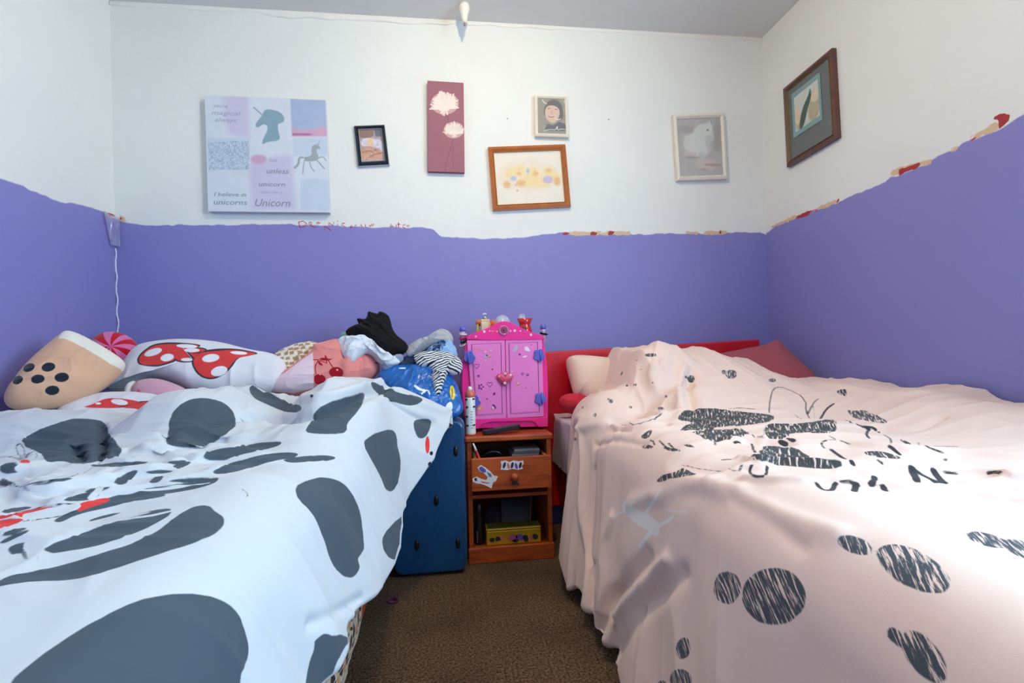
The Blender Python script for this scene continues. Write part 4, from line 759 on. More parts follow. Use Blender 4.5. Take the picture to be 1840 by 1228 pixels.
G().tube([q[1] + np.array([.003, -.002, 0]), q[2] + np.array([.003, -.002, 0])], .0025, 8).build('spine', cm('grey_plastic', (120, 120, 128)), dv)
hd = thing('hairbrush', 'black brush with printed handle standing at the left of the shelf', 'brush', (.13, 2.05, ZS))
bx_ = xat(861, 940, 2.05)
G().lathe([(.018, 0), (.020, .01), (.020, .06), (.014, .08), (.012, .11), (.015, .13), (.012, .16), (.004, .165)], (bx_, 2.05, ZS + .001), 20).build('handle', m_blkp, hd, sm=True)
for i in range(6): G().box(bx_ - .012, bx_ - .008, 2.029, 2.0305, ZS + .012 + i * .008, ZS + .017 + i * .008).build('lettering', cm('faded_grey', (150, 140, 150)), hd)
m_plum = mat('plum_cloth', (58, 40, 52), tint=.2, tscale=30, **FAB)
puff('cloth', [(868, 945), (872, 915), (885, 902), (897, 915), (902, 940), (898, 962), (875, 965)], (885, 938, 2.14), (0, -.9, .4), .03, .03, m_plum, 'dark plum cloth bunched on the nightstand shelf', 'clothing', wr=crumple(.010, 22, 61), N=80, R=26)

# body spray can, remote
cx_, cy_ = xat(846, 776, 2.03), 2.03
can = thing('spray_can', 'white body spray can with dark red cherries and coral cap', 'spray can', (cx_, cy_, NT_))
zt = zat(845, 714, 2.03); z1c = zat(845, 703, 2.03); z2c = zat(845, 695, 2.03); m_capc = cm('coral_cap', (206, 108, 88), rough=.3)
G().lathe([(.0205, 0), (.0215, .004), (.0205, .007)], (cx_, cy_, NT_ + .001), 28).build('base_ring', m_capc, can, sm=True)
bd_ = G().lathe([(.0200, .006), (.0202, .01), (.0202, zt - NT_ - .004), (.0185, zt - NT_)], (cx_, cy_, NT_), 32).build('body', cm('can_white', (222, 228, 226), rough=.3), can, sm=True)
G().lathe([(.0190, 0), (.0200, .003), (.0195, z1c - zt), (.012, z1c - zt + .003)], (cx_, cy_, zt), 28).build('cap', m_capc, can, sm=True)
G().lathe([(.009, 0), (.009, .012), (.006, z2c - z1c), (.001, z2c - z1c + .001)], (cx_, cy_, z1c), 18).build('nozzle', cm('white_nozzle', (240, 240, 240)), can, sm=True)
m_cherry = cm('can_cherry', (120, 36, 50)); m_txt = cm('can_text', (150, 170, 170))
for (px, py) in [(838, 718), (851, 717), (839, 732), (852, 731), (839, 749), (840, 765), (852, 764)]:
    ang = math.asin(max(-.95, min(.95, (xat(px, py, 2.01) - cx_) / .0202))); z_ = zat(px, py, 2.01)
    c = np.array([cx_ + .0202 * math.sin(ang), cy_ - .0202 * math.cos(ang), z_]); nrm = np.array([math.sin(ang), -math.cos(ang), 0]); tx = np.array([math.cos(ang), math.sin(ang), 0])
    for d in (-.003, .003):
        G().prism([(d + .004 * math.cos(t), .004 * math.sin(t) - .001) for t in np.linspace(0, 6.28, 10, endpoint=False)], c - nrm * .0006, tx, (0, 0, 1), nrm, .0014).build('cherry_print', m_cherry, can)
for i in range(7): G().box(cx_ - .001, cx_ + .010 - .002 * (i % 3), cy_ - .0207, cy_ - .0190, NT_ + .03 + i * .011, NT_ + .033 + i * .011).build('lettering', m_txt, can)
ra, rb_ = P(868, 782, y=2.025), P(934, 770, y=2.045); ra[2] = NT_ + .001; rb_[2] = max(rb_[2], NT_ + .004)
rmt = thing('remote_control', 'black television remote lying in front of the pink toy wardrobe', 'remote', ((ra[0] + rb_[0]) / 2, (ra[1] + rb_[1]) / 2, NT_))
dx = rb_ - ra; L_ = np.linalg.norm(dx); dx /= L_; dy = np.array([-dx[1], dx[0], 0]); dy /= np.linalg.norm(dy); dn = np.cross(dx, dy); dn = dn if dn[2] > 0 else -dn
c0 = ra.copy()
poly = [(-.018, 0), (.018, 0), (.020, .01), (.020, L_ - .01), (.014, L_), (-.014, L_), (-.020, L_ - .01), (-.020, .01)]
G().prism(poly, c0, dy, dx, dn, .018).build('body', m_blkp, rmt, bevel=.003)
m_btn = cm('remote_grey_button', (120, 112, 118)); m_btr = cm('remote_red_button', (150, 60, 60))
for i in range(9):
    for j in (-1, 0, 1):
        p_ = c0 + dx * (.05 + i * .014) + dy * j * .010 + dn * .0175
        if np.dot(p_ - c0, dx) < L_ - .01: G().prism([(.0035 * math.cos(t), .0035 * math.sin(t)) for t in np.linspace(0, 6.28, 8, endpoint=False)], p_, dx, dy, dn, .002).build('button', m_btr if (i, j) == (7, 1) else m_btn, rmt)

# ------------------------------------------------------------------ pink toy wardrobe
WY = 2.10
wd = thing('toy_wardrobe', 'hot pink toy wardrobe with flower hinges and heart clasp on nightstand', 'toy', (.26, 2.2, NT_))
m_hot = mat('hot_pink_plastic', (244, 44, 144), rough=.32, tint=.02, coat=.2)
m_lil = mat('orchid_plastic', (238, 128, 200), rough=.35, tint=.03, coat=.15)
m_seam = cm('dark_magenta_groove', (128, 22, 92)); m_blu = mat('periwinkle_plastic', (92, 98, 190), rough=.25, tint=.03, coat=.3)
def wprism(px_poly, y0, y1, name, m, bevel=0, sm=1, parent=wd, closed=True):
    pts = chaikin(px_poly, sm) if sm else px_poly
    pts = [P(a, b, y=y0) for a, b in pts]
    g = G(); g.prism([(p[0], p[2]) for p in pts], (0, y0, 0), (1, 0, 0), (0, 0, 1), (0, 1, 0), y1 - y0)
    return g.build(name, m, parent, bevel=bevel)
bot = 772
def zfix(pts): return pts
bodyp = [(841, 606), (836, 625), (831, 655), (829, 690), (831, 725), (837, 758), (840, 771), (985, 767), (985, 740), (985, 700), (983, 655), (979, 625), (976, 604)]
G_ = G()
def clampz(pts, y): return [(p[0], max(p[2], NT_ + .001)) for p in [P(a, b, y=y) for a, b in pts]]
g = G(); g.prism(clampz(bodyp, WY), (0, WY, 0), (1, 0, 0), (0, 0, 1), (0, 1, 0), .22); g.build('body', m_hot, wd, bevel=.004)
crest = [(838, 612), (840, 604), (855, 597), (870, 592), (882, 587), (893, 580), (905, 577), (917, 579), (928, 585), (942, 592), (958, 598), (972, 602), (979, 608), (978, 611)]
wprism(crest, WY - .012, WY + .008, 'crest', m_hot, .002, 1)
# plinth with arched cut
g = G(); g.prism(clampz([(838, 754), (983, 750), (985, 767), (968, 768), (962, 760), (955, 757), (880, 759), (866, 763), (860, 771), (840, 772)], WY - .010), (0, WY - .010, 0), (1, 0, 0), (0, 0, 1), (0, 1, 0), .012); g.build('plinth', m_hot, wd, bevel=.002)
for k, (outer, inner) in enumerate([([(839, 612), (907, 611), (910, 752), (850, 754)], [(847, 619), (900, 617), (902.5, 744), (856, 747)]), ([(908, 611), (974, 609), (977, 749), (911, 752)], [(914, 617), (966, 615), (969, 741), (917.5, 744)])]):
    dr = wprism(outer, WY - .009, WY, 'door', m_lil, .002, 0)
    q = [P(a, b, y=WY - .0092) for a, b in inner]; g = G(); g.tube([p for p in q], .0013, 6, closed=True); child(g, 'panel_groove', m_seam, dr, wd)
    ic = [(a + (1.6 if a < np.mean([i[0] for i in inner]) else -1.6), b + (1.6 if b < 680 else -1.6)) for a, b in inner]
    qq = [P(a, b, y=WY - .009) for a, b in ic]; g = G(); g.prism([(p[0], p[2]) for p in qq], (0, WY - .0105, 0), (1, 0, 0), (0, 0, 1), (0, 1, 0), .003)
    o = g.build('door_panel', m_lil, None, bevel=.001); o.parent = dr
    hp = [(843.5, 642), (853, 722)] if k == 0 else [(968.5, 639), (971, 717)]
    for (px, py) in hp:
        c = P(px, py, y=WY - .012)
        g = G(); R_ = .0255 if k else .026
        poly = [((R_ * (.74 + .26 * abs(math.cos(2.5 * t + .4)))) * math.cos(t), (R_ * 1.12 * (.74 + .26 * abs(math.cos(2.5 * t + .4)))) * math.sin(t)) for t in np.linspace(0, 2 * math.pi, 50, endpoint=False)]
        g.prism(poly, (c[0], WY - .009, c[2]), (1, 0, 0), (0, 0, 1), (0, -1, 0), .009); o = g.build('hinge', m_blu, None, bevel=.003); o.parent = dr
        g = G(); g.lathe([(.0032, 0), (.0032, R_ * 1.7)], (c[0] + (.006 if k else -.006), WY - .019, c[2] - R_ * .85), 10); o = g.build('hinge_pin', m_blu, None, sm=True); o.parent = dr
# heart clasp
m_heart = mat('coral_pink_heart', (220, 78, 110), rough=.22, tint=.03, coat=.4)
c = P(907, 681, y=WY - .015); hw = .0375
heart = []
for t in np.linspace(0, 2 * math.pi, 60, endpoint=False):
    heart.append((hw * (16 * math.sin(t) ** 3) / 17, hw * .86 * (13 * math.cos(t) - 5 * math.cos(2 * t) - 2 * math.cos(3 * t) - math.cos(4 * t)) / 17))
g = G(); v = []; f = []; lev = [(1.0, 0), (1.0, .006), (.93, .012), (.78, .017), (.5, .020), (.02, .0215)]
for s_, h in lev: v += [(c[0] + x * s_, WY - .009 - h, c[2] + z * s_) for x, z in heart]
for i in range(len(lev) - 1):
    for k in range(60): f.append((i * 60 + k, i * 60 + (k + 1) % 60, (i + 1) * 60 + (k + 1) % 60, (i + 1) * 60 + k))
f.append(tuple(range(59, -1, -1))); f.append(tuple(5 * 60 + k for k in range(60))); g.add(v, f); ht = g.build('heart_clasp', m_heart, wd, sm=True)
for (px, py, r_) in [(908, 672, .006), (917, 675, .007), (907, 689, .0065), (897, 677, .004), (912, 666, .004), (920, 668, .004)]:
    p_ = P(px, py, y=WY - .028); G().lathe([(r_, 0), (r_ * .9, .0016), (.0005, .0022)], (p_[0], WY - .0275, p_[2]), 14, (0, -1, 0)).build('heart_dot', cm('heart_pale_dot', (240, 190, 196)), wd, sm=True)
# round badge in the crest
c = P(905, 594, y=WY - .014)
G().lathe([(.0205, 0), (.0205, .004), (.0195, .006), (.0165, .006), (.0155, .004), (.0155, 0)], (c[0], WY - .012, c[2]), 32, (0, -1, 0)).build('badge_ring', mat('badge_silver', (166, 140, 164), rough=.3, metal=.5, tint=.05), wd, sm=True)
G().lathe([(.0156, 0), (.0156, .004)], (c[0], WY - .012, c[2]), 28, (0, -1, 0)).build('badge_face', cm('badge_pink', (206, 70, 120)), wd)
for a_ in range(8):
    t = a_ * math.pi / 4; G().box(c[0] + .0095 * math.cos(t) - .0025, c[0] + .0095 * math.cos(t) + .0025, WY - .0172, WY - .0155, c[2] + .0095 * math.sin(t) - .002, c[2] + .0095 * math.sin(t) + .002).build('badge_mark', cm('badge_dark', (76, 44, 66)), wd)
G().lathe([(.005, 0), (.005, .0014)], (c[0] - .001, WY - .0158, c[2]), 12, (0, -1, 0)).build('badge_mark', cm('badge_dark', (76, 44, 66)), wd)
# corner finials
for px, py in ((831.5, 592), (976, 588)):
    c = P(px, py, y=2.14); G().ball(c, .0145).build('finial', m_blu, wd, sm=True)
    G().lathe([(.008, 0), (.008, .05), (.011, .055)], (c[0], 2.14, c[2] - .066), 16).build('finial_post', cm('finial_white', (224, 196, 214)), wd, sm=True)
# rub-on decorations on crest and doors
def sticker(poly, m, y): return flat(poly, y, 'sticker', m, wd)
m_pw, m_or, m_grey, m_vio, m_pkl = cm('sticker_pearl', (240, 224, 236)), cm('sticker_orange', (236, 160, 96)), cm('sticker_silver', (190, 186, 206)), cm('sticker_violet', (118, 40, 130)), cm('sticker_lightpink', (242, 190, 200))
yc, yp = WY - .0122, WY - .0106
def fl(cx, cy, r, n=5): return [(cx + r * (.68 + .32 * math.cos(n * t)) * math.cos(t), cy + r * (.68 + .32 * math.cos(n * t)) * math.sin(t)) for t in np.linspace(0, 6.283, 40, endpoint=False)]
stk = [(fl(870, 596, 3.2), m_pw, yc), (ell(880, 595, 1.2, 1.2, n=8), m_pw, yc), (ell(885, 595.5, 2.4, 1, n=8), m_or, yc), (ell(893, 596, 2.4, 1.4, n=8), m_or, yc), (fl(917, 595, 2.6), m_pkl, yc), (fl(925, 594.5, 3), m_pw, yc), (ell(935, 595, 1.2, 1.2, n=8), m_pw, yc), (fl(954, 602, 3), m_pw, yc), (fl(855, 605, 2.5), m_pkl, yc),
       (fl(853.5, 626, 3), m_or, yp), (fl(863, 628, 3), m_or, yp), (fl(872, 633, 3), m_pkl, yp), (fl(882, 630, 3), m_pkl, yp), (fl(874, 641, 5), m_grey, yp), (ell(875, 639, 1.8, 1.4, n=8), m_dkg, yp - .0013), (fl(880, 641, 3), m_or, yp), (fl(872, 648, 2.4), m_pkl, yp), (fl(864, 695.5, 6), m_vio, yp), (ell(864.5, 695.5, 2.4, 2.4, n=10), m_lil, yp - .0013), (fl(861.5, 734, 6.2, 6), m_or, yp), (ell(861.5, 734.5, 2, 2, n=8), m_pkl, yp - .0013), (ell(885, 664, 1.3, 1.6, n=8), m_vio, yp), (ell(875, 717, 1.6, 1.2, n=8), m_vio, yp), (ell(888, 708, 2, 3, 30, 8), m_vio, yp), (ell(888, 731, 2.6, 5, -30, 10), m_vio, yp), (ell(886, 733, 2, 3.4, -30, 10), m_pkl, yp - .0013), (fl(860, 676, 2.8), m_vio, yp),
       ([(942, 624), (948, 623), (953, 631), (950, 632), (943, 630)], m_pw, yp), (ell(943, 641, 4, 1.4, -15, 10), m_pw, yp), ([(924, 624), (930, 620), (931, 626), (926, 632), (921, 633)], m_grey, yp), (fl(933.5, 637, 2.6), m_vio, yp), (ell(954.5, 620, 1.2, 1, n=8), m_vio, yp), (fl(939, 672, 3), m_vio, yp), (ell(939, 672, 1.4, 1.4, n=8), m_lil, yp - .0013), (ell(948, 674, 2.4, 2.4, n=12), m_vio, yp), (ell(948, 674, 1, 1, n=8), m_lil, yp - .0013), (fl(930, 690, 4, 6), m_or, yp), (ell(930.5, 689.5, 1.6, 1.6, n=8), m_pkl, yp - .0013), (ell(945, 697.5, 1, 1, n=8), m_vio, yp), (ell(956, 697, .8, .8, n=8), m_vio, yp)]
for poly, m, y in stk:
    o = sticker(poly, m, y); o.matrix_parent_inverse = Matrix.Translation(Vector(wd['_loc'])).inverted()
for (px, py, s_) in ((856.5, 658, 5), (880, 691, 5.2)):
    pts = [P(px + s_ * (16 * math.sin(t) ** 3) / 17, py - s_ * (13 * math.cos(t) - 5 * math.cos(2 * t) - 2 * math.cos(3 * t) - math.cos(4 * t)) / 17, y=yp) for t in np.linspace(0, 2 * math.pi, 30, endpoint=False)]
    o = G().tube(pts, .0012, 6, closed=True).build('heart_outline', m_vio, wd)
# hair ties on the finials
def ring(c, R_, r_, tilt=(0, 0), n=28):
    q = Quaternion((1, 0, 0), tilt[0]) @ Quaternion((0, 1, 0), tilt[1]); return [Vector(c) + q @ Vector((R_ * math.cos(t), R_ * math.sin(t), 0)) for t in np.linspace(0, 2 * math.pi, n, endpoint=False)]
for i, (px, py, R_, r_, tl, c, lab) in enumerate([(832, 601, .013, .0045, (.2, .1), (226, 200, 216), 'pale pink hair tie just under the blue finial beside the clothes'), (832, 607, .014, .0045, (.3, -.3), (200, 40, 110), 'magenta hair tie on the wardrobe post beside the clothes'), (833.5, 612, .015, .0035, (.5, -.6), (20, 18, 24), 'black hair tie slanting on the wardrobe post beside the clothes'), (832, 619, .013, .004, (.6, -.5), (222, 214, 220), 'white hair tie lowest on the wardrobe post beside the clothes'), (977, 600, .014, .0042, (.15, .2), (18, 18, 24), 'black hair tie on the wardrobe post beside the red headboard')]):
    o = G().tube(ring(P(px, py, y=2.14), R_, r_, tl), r_, 8, closed=True).build('hair_tie', mat('hair_tie_%d' % i, c, tint=.1, **FAB), None, True); tag(o, lab, 'hair tie', 'hair ties on the toy wardrobe posts')
# things standing on the wardrobe top, behind the crest
TZ = zat(900, 606, WY + .1) - .004
G_top = max(p[1] for p in clampz(bodyp, WY))
TZ = G_top + .001
m_gl = mat('clear_glass', (.92, .95, .96), rough=.03, tint=0, alpha=.35, spec=.8)
pf = thing('pump_bottle', 'clear pump bottle of pale gold lotion on the pink toy wardrobe', 'bottle', (xat(871, 590, 2.2), 2.2, TZ))
c = P(871.5, 575, y=2.2); zt_ = P(871.5, 574, y=2.2)[2]
G().box(c[0] - .021, c[0] + .021, 2.182, 2.218, TZ, zt_).build('body', mat('gold_lotion', (204, 176, 130), rough=.2, tint=.05, coat=.5), pf, bevel=.006)
G().lathe([(.012, 0), (.012, .008), (.006, .010), (.004, .012), (.004, .020)], (c[0], 2.2, zt_), 18).build('collar', cm('silver_collar', (170, 176, 186), metal=.6, rough=.25), pf, sm=True)
g = G(); g.box(c[0] - .009, c[0] + .007, 2.193, 2.207, zt_ + .020, zt_ + .026); g.build('pump_head', cm('pump_white', (226, 230, 238)), pf, bevel=.002)
G().box(c[0] - .016, c[0] + .012, 2.1812, 2.183, TZ + .02, zt_ - .012).build('paper_label', cm('label_cream', (222, 208, 176)), pf)
fig = thing('ornament', 'orange and amber ornament behind the pump bottle', 'ornament', (xat(873, 590, 2.25), 2.25, TZ))
c2_ = P(873, 580, y=2.25); m_amb = mat('amber_glaze', (216, 118, 56), rough=.2, tint=.1, coat=.4)
for dx_, dz_, r_ in ((-.030, 0, .016), (.034, -.004, .017), (0, .002, .015)): G().ball((c2_[0] + dx_, 2.25, c2_[2] + dz_), r_, 16, 10).build('lobe', m_amb, fig, sm=True)
G().lathe([(.028, 0), (.030, .012), (.020, .02), (.026, c2_[2] - TZ)], (c2_[0], 2.25, TZ), 20).build('base', m_amb, fig, sm=True)
yb = P(858.5, 587, y=2.22); G().lathe([(.006, 0), (.007, .02), (.004, yb[2] - TZ + .01)], (yb[0], 2.22, TZ), 12).build('leaf', cm('leaf_yellow', (200, 190, 60)), fig, sm=True)
sg = thing('snow_globe', 'glass snow globe with white figure behind the wardrobe crest', 'snow globe', (xat(903, 590, 2.23), 2.23, TZ))
c = P(903, 580, y=2.23); zg = P(903, 566, y=2.23)[2]; Rg = .034; cz = zg - Rg
G().ball((c[0], 2.23, cz), Rg, 28, 18).build('globe', m_gl, sg, sm=True)
G().lathe([(.030, 0), (.028, .012), (.022, max(cz - Rg * .7 - TZ, .014))], (c[0], 2.23, TZ), 24).build('base', cm('globe_base', (120, 110, 150)), sg, sm=True)
G().lathe([(.008, 0), (.010, .012), (.005, .022), (.006, .028), (.001, .034)], (c[0], 2.23, cz - .018), 12).build('figure', cm('white_figure', (244, 238, 240)), sg, sm=True)
ob_ = thing('oil_burner', 'red ceramic oil burner with flared top on the toy wardrobe', 'oil burner', (xat(943, 595, 2.2), 2.2, TZ))
c = P(943, 590, y=2.2); zt_ = P(943, 573, y=2.2)[2]; h = zt_ - TZ; m_rc = mat('red_ceramic', (196, 36, 36), rough=.15, tint=.04, coat=.5)
G().lathe([(.034, 0), (.036, .004), (.030, h * .45), (.024, h * .66), (.026, h * .74), (.035, h), (.031, h), (.022, h * .78), (.001, h * .76)], (c[0], 2.2, TZ), 28).build('body', m_rc, ob_, sm=True)
G().lathe([(.012, 0), (.011, .0015), (.001, .002)], (c[0] - .010, 2.2 - .0305, TZ + h * .38), 14, (-.3, -1, .2)).build('opening', cm('burner_dark', (40, 12, 12)), ob_, sm=True)
gj = thing('glass_jar', 'small clear glass jar behind the red oil burner', 'jar', (xat(938, 590, 2.28), 2.28, TZ))
c = P(938, 590, y=2.28); zt_ = P(938, 566, y=2.28)[2]
G().lathe([(.015, 0), (.016, .01), (.016, zt_ - TZ - .004), (.013, zt_ - TZ)], (c[0], 2.28, TZ), 20).build('body', m_gl, gj, sm=True)
G().tube(ring((c[0], 2.28, zt_), .0145, .002), .002, 6, closed=True).build('rim', cm('glass_rim', (190, 196, 214)), gj, sm=True)

# ------------------------------------------------------------------ navy hard case
cs = thing('hard_case', 'navy blue hard case with black studs standing on end by nightstand', 'suitcase', (-.07, 2.0, 0))
m_navy = mat('navy_shell', (2, 70, 116), rough=.38, tint=.06, tscale=6, grain=((120, 140, 150), 30, (6, 6, 1), .04), coat=.2)
m_rim = mat('case_rim', (72, 100, 150), rough=.35, tint=.05)
CX0, CX1, CZ1 = -.205, xat(836, 900, 1.91), zat(815, 757, 1.91)
def rrect(x0, x1, z0, z1, r, n=8):
    out = []
    for (cx, cz, a0) in ((x1 - r, z1 - r, 0), (x0 + r, z1 - r, 90), (x0 + r, z0 + r, 180), (x1 - r, z0 + r, 270)):
        for i in range(n + 1):
            t = math.radians(a0 + 90 * i / n); out.append((cx + r * math.cos(t), cz + r * math.sin(t)))
    return out
G().prism(rrect(CX0, CX1, .012, CZ1, .032), (0, 1.91, 0), (1, 0, 0), (0, 0, 1), (0, 1, 0), .085).build('front_shell', m_navy, cs, bevel=.008)
G().prism(rrect(CX0 - .004, CX1 + .006, .006, CZ1 + .006, .034), (0, 1.9955, 0), (1, 0, 0), (0, 0, 1), (0, 1, 0), .014).build('rim', m_rim, cs, bevel=.003)
G().prism(rrect(CX0, CX1, .012, CZ1, .032), (0, 2.01, 0), (1, 0, 0), (0, 0, 1), (0, 1, 0), .085).build('rear_shell', m_navy, cs, bevel=.008)
for px, py in ((819, 811), (784, 900), (823, 977), (749, 980)):
    c = P(px, py, y=1.91)
    if c[0] < CX0 + .02: c[0] = CX0 + .03
    G().ball((c[0], 1.910, c[2]), .011, 16, 10, (.8, .75, 1.9)).build('stud', m_blkp, cs, sm=True)
for x in (CX0 + .03, CX1 - .03): G().box(x - .015, x + .015, 1.93, 2.07, 0, .016).build('foot', m_blkp, cs, bevel=.003)
# hair tie on the carpet
o = G().tube(ring(P(706, 1080, z=.004), .016, .003, (0, 0)), .0028, 8, closed=True).build('hair_tie', mat('hair_tie_floor', (110, 24, 84), tint=.1, **FAB), None, True); tag(o, 'purple hair tie lying on the dark carpet by the left bed', 'hair tie')
# ------------------------------------------------------------------ pictures and fittings on the walls
def text_mesh(body, size, shear=.25):
    cu = bpy.data.curves.new('t', 'FONT'); cu.body = body; cu.size = size; cu.shear = shear; cu.extrude = 0.0004; cu.align_x = 'CENTER'; cu.resolution_u = 3
    o = bpy.data.objects.new('t', cu); COL.objects.link(o); dg = bpy.context.evaluated_depsgraph_get(); me = bpy.data.meshes.new_from_object(o.evaluated_get(dg)); COL.objects.unlink(o); bpy.data.objects.remove(o); return me
class Pic:
    """A flat picture on a wall: quad given by its four corner pixels (TL, TR, BR, BL) on the plane `depth` in front of the wall."""
    def __init__(s, name, label, cat, quad, depth, wall='y'):
        s.depth = depth; s.wall = wall; s.quad = quad
        s.nrm = np.array([0, -1., 0]) if wall == 'y' else np.array([-1., 0, 0])
        s.c = [s.at(*q) for q in quad]; s.root = thing(name, label, cat, np.mean([s.c[2], s.c[3]], 0) - s.nrm * depth)
    def at(s, px, py, lift=0):
        d = s.depth + lift
        return P(px, py, y=YB - d) if s.wall == 'y' else P(px, py, x=XR - d)
    def lerp(s, u, v, c=None):
        c = c or s.c; return (c[0] * (1 - u) + c[1] * u) * (1 - v) + (c[3] * (1 - u) + c[2] * u) * v
    def slab(s, name, m, c, back, front=0, bevel=0):
        a = [p + s.nrm * front for p in c]; b = [p - s.nrm * back for p in c]
        return G().hexa(b, a).build(name, m, s.root, bevel=bevel)
    def frame(s, m, bar, inner_drop=.004, name='frame', bevel=.002, keep=.001, c=None, front=0, back=None):
        """bar: width in metres; four mitred bars in one moulding."""
        c = c or s.c; back = s.depth - keep if back is None else back
        w_ = np.linalg.norm(c[1] - c[0]); h_ = np.linalg.norm(c[3] - c[0]); bu, bv = bar / w_, bar / h_
        inn = [s.lerp(bu, bv, c), s.lerp(1 - bu, bv, c), s.lerp(1 - bu, 1 - bv, c), s.lerp(bu, 1 - bv, c)]
        md = [(c[i] * .45 + inn[i] * .55) + s.nrm * (front + .003) for i in range(4)]
        g = G(); n4 = s.nrm
        rings = [[p - n4 * back for p in c], [p + n4 * (front - .002) for p in c], md, [p - n4 * (inner_drop - front) for p in inn], [p - n4 * back for p in inn]]
        v = [p for r in rings for p in r]; f = []
        for k in range(5):
            for i in range(4): f.append((k * 4 + i, k * 4 + (i + 1) % 4, ((k + 1) % 5) * 4 + (i + 1) % 4, ((k + 1) % 5) * 4 + i))
        g.add(v, f); g.build(name, m, s.root); return inn
    def art(s, m, spec, c, sink, n=110, fns=None, name='print'):
        c = [p - s.nrm * sink for p in c]; u, v = np.meshgrid(np.linspace(0, 1, n), np.linspace(0, 1, n))
        V = sum(w_[..., None] * p for w_, p in zip(((1 - u) * (1 - v), u * (1 - v), u * v, (1 - u) * v), c))
        W, H = np.linalg.norm(c[1] - c[0]), np.linalg.norm(c[3] - c[0]); uv = np.stack([u * W, -v * H], -1)
        Vf = V.reshape(-1, 3); idx = np.arange(n * n).reshape(n, n); fa = np.stack([idx[:-1, :-1], idx[:-1, 1:], idx[1:, 1:], idx[1:, :-1]], -1).reshape(-1, 4)[:, ::-1]
        fl_ = uv.reshape(-1, 2); B_ = np.stack([(c[1] - c[0]) / W, (c[3] - c[0]) / H], 1)
        class PC:
            def __call__(q, px, py): r_ = np.linalg.lstsq(B_, on_plane(px, py, c[0], s.nrm) - c[0], rcond=None)[0]; return np.array([r_[0], -r_[1]])
            def poly(q, pts, sm=2, closed=True): return [q(*p) for p in (chaikin(pts, sm, closed) if sm else pts)]
        f = fields_from(PC(), fl_, spec)
        for k, fn in (fns or {}).items(): f[k] = fn(fl_, f)
        o = raw_obj(name, Vf, fa, fl_, m, s.root, f); return o
    def pane(s, c, sink):
        s.slab('glass', m_pane, [p - s.nrm * (sink + .0012) for p in c], 0, .0012)
    def text(s, body, px, py, hpx, m, shear=.25, wpx=None):
        size = hpx * 2.4 / F * 1.35; me = text_mesh(body, size, shear); me.materials.clear(); me.materials.append(m)
        o = bpy.data.objects.new('lettering', me); p = s.at(px, py, .0006); ex = s.c[1] - s.c[0]; ex /= np.linalg.norm(ex); ey = np.cross(s.nrm, ex); ey /= np.linalg.norm(ey); ez = s.nrm
        k = 1
        if wpx: xs_ = [v.co.x for v in me.vertices]; k = wpx * 2.4 / F / (max(xs_) - min(xs_))
        if np.dot(ey, [0, 0, 1]) < 0: ey = -ey
        M_ = Matrix(((ex[0] * k, ey[0], ez[0], p[0]), (ex[1] * k, ey[1], ez[1], p[1]), (ex[2] * k, ey[2], ez[2], p[2]), (0, 0, 0, 1)))
        me.transform(M_); COL.objects.link(o); o.parent = s.root; o.matrix_parent_inverse = Matrix.Translation(Vector(s.root['_loc'])).inverted(); return o
m_pane = mat('picture_glass', (.9, .93, .95), rough=.03, tint=0, alpha=.07, spec=.6)
ART = dict(rough=.6, attr_uv=True)
# 1 unicorn canvas
cv = Pic('canvas_print', 'square pastel unicorn canvas print above the cow-patch bed', 'picture', [(368, 171), (585, 180), (592, 382), (374, 380)], .034)
KC = (350, 150, 260 / 1277)
def cc(p): return crop(p, *KC)
m_cvs = mat('canvas_edge', (208, 212, 224), rough=.8, tint=.02)
cv.slab('canvas_body', m_cvs, cv.c, .033, -.0006, .003)
m_uni = mat('unicorn_print', (212, 219, 230), tint=.03, tscale=14, layers=[('lilac', (204, 198, 222), .012), ('sky', (166, 182, 212), .004), ('pinkb', (206, 166, 194), .006), ('mist', (196, 210, 226), .004), ('glit', (160, 176, 196), .002), ('teal', (136, 166, 182), .002), ('grey', (158, 168, 174), .0012), ('plum', (176, 120, 160), .002)], **ART)
R_ = lambda pts: ('poly', cc(pts), 0, 0)
S_ = lambda pts: ('poly', cc(pts), 0, 1)
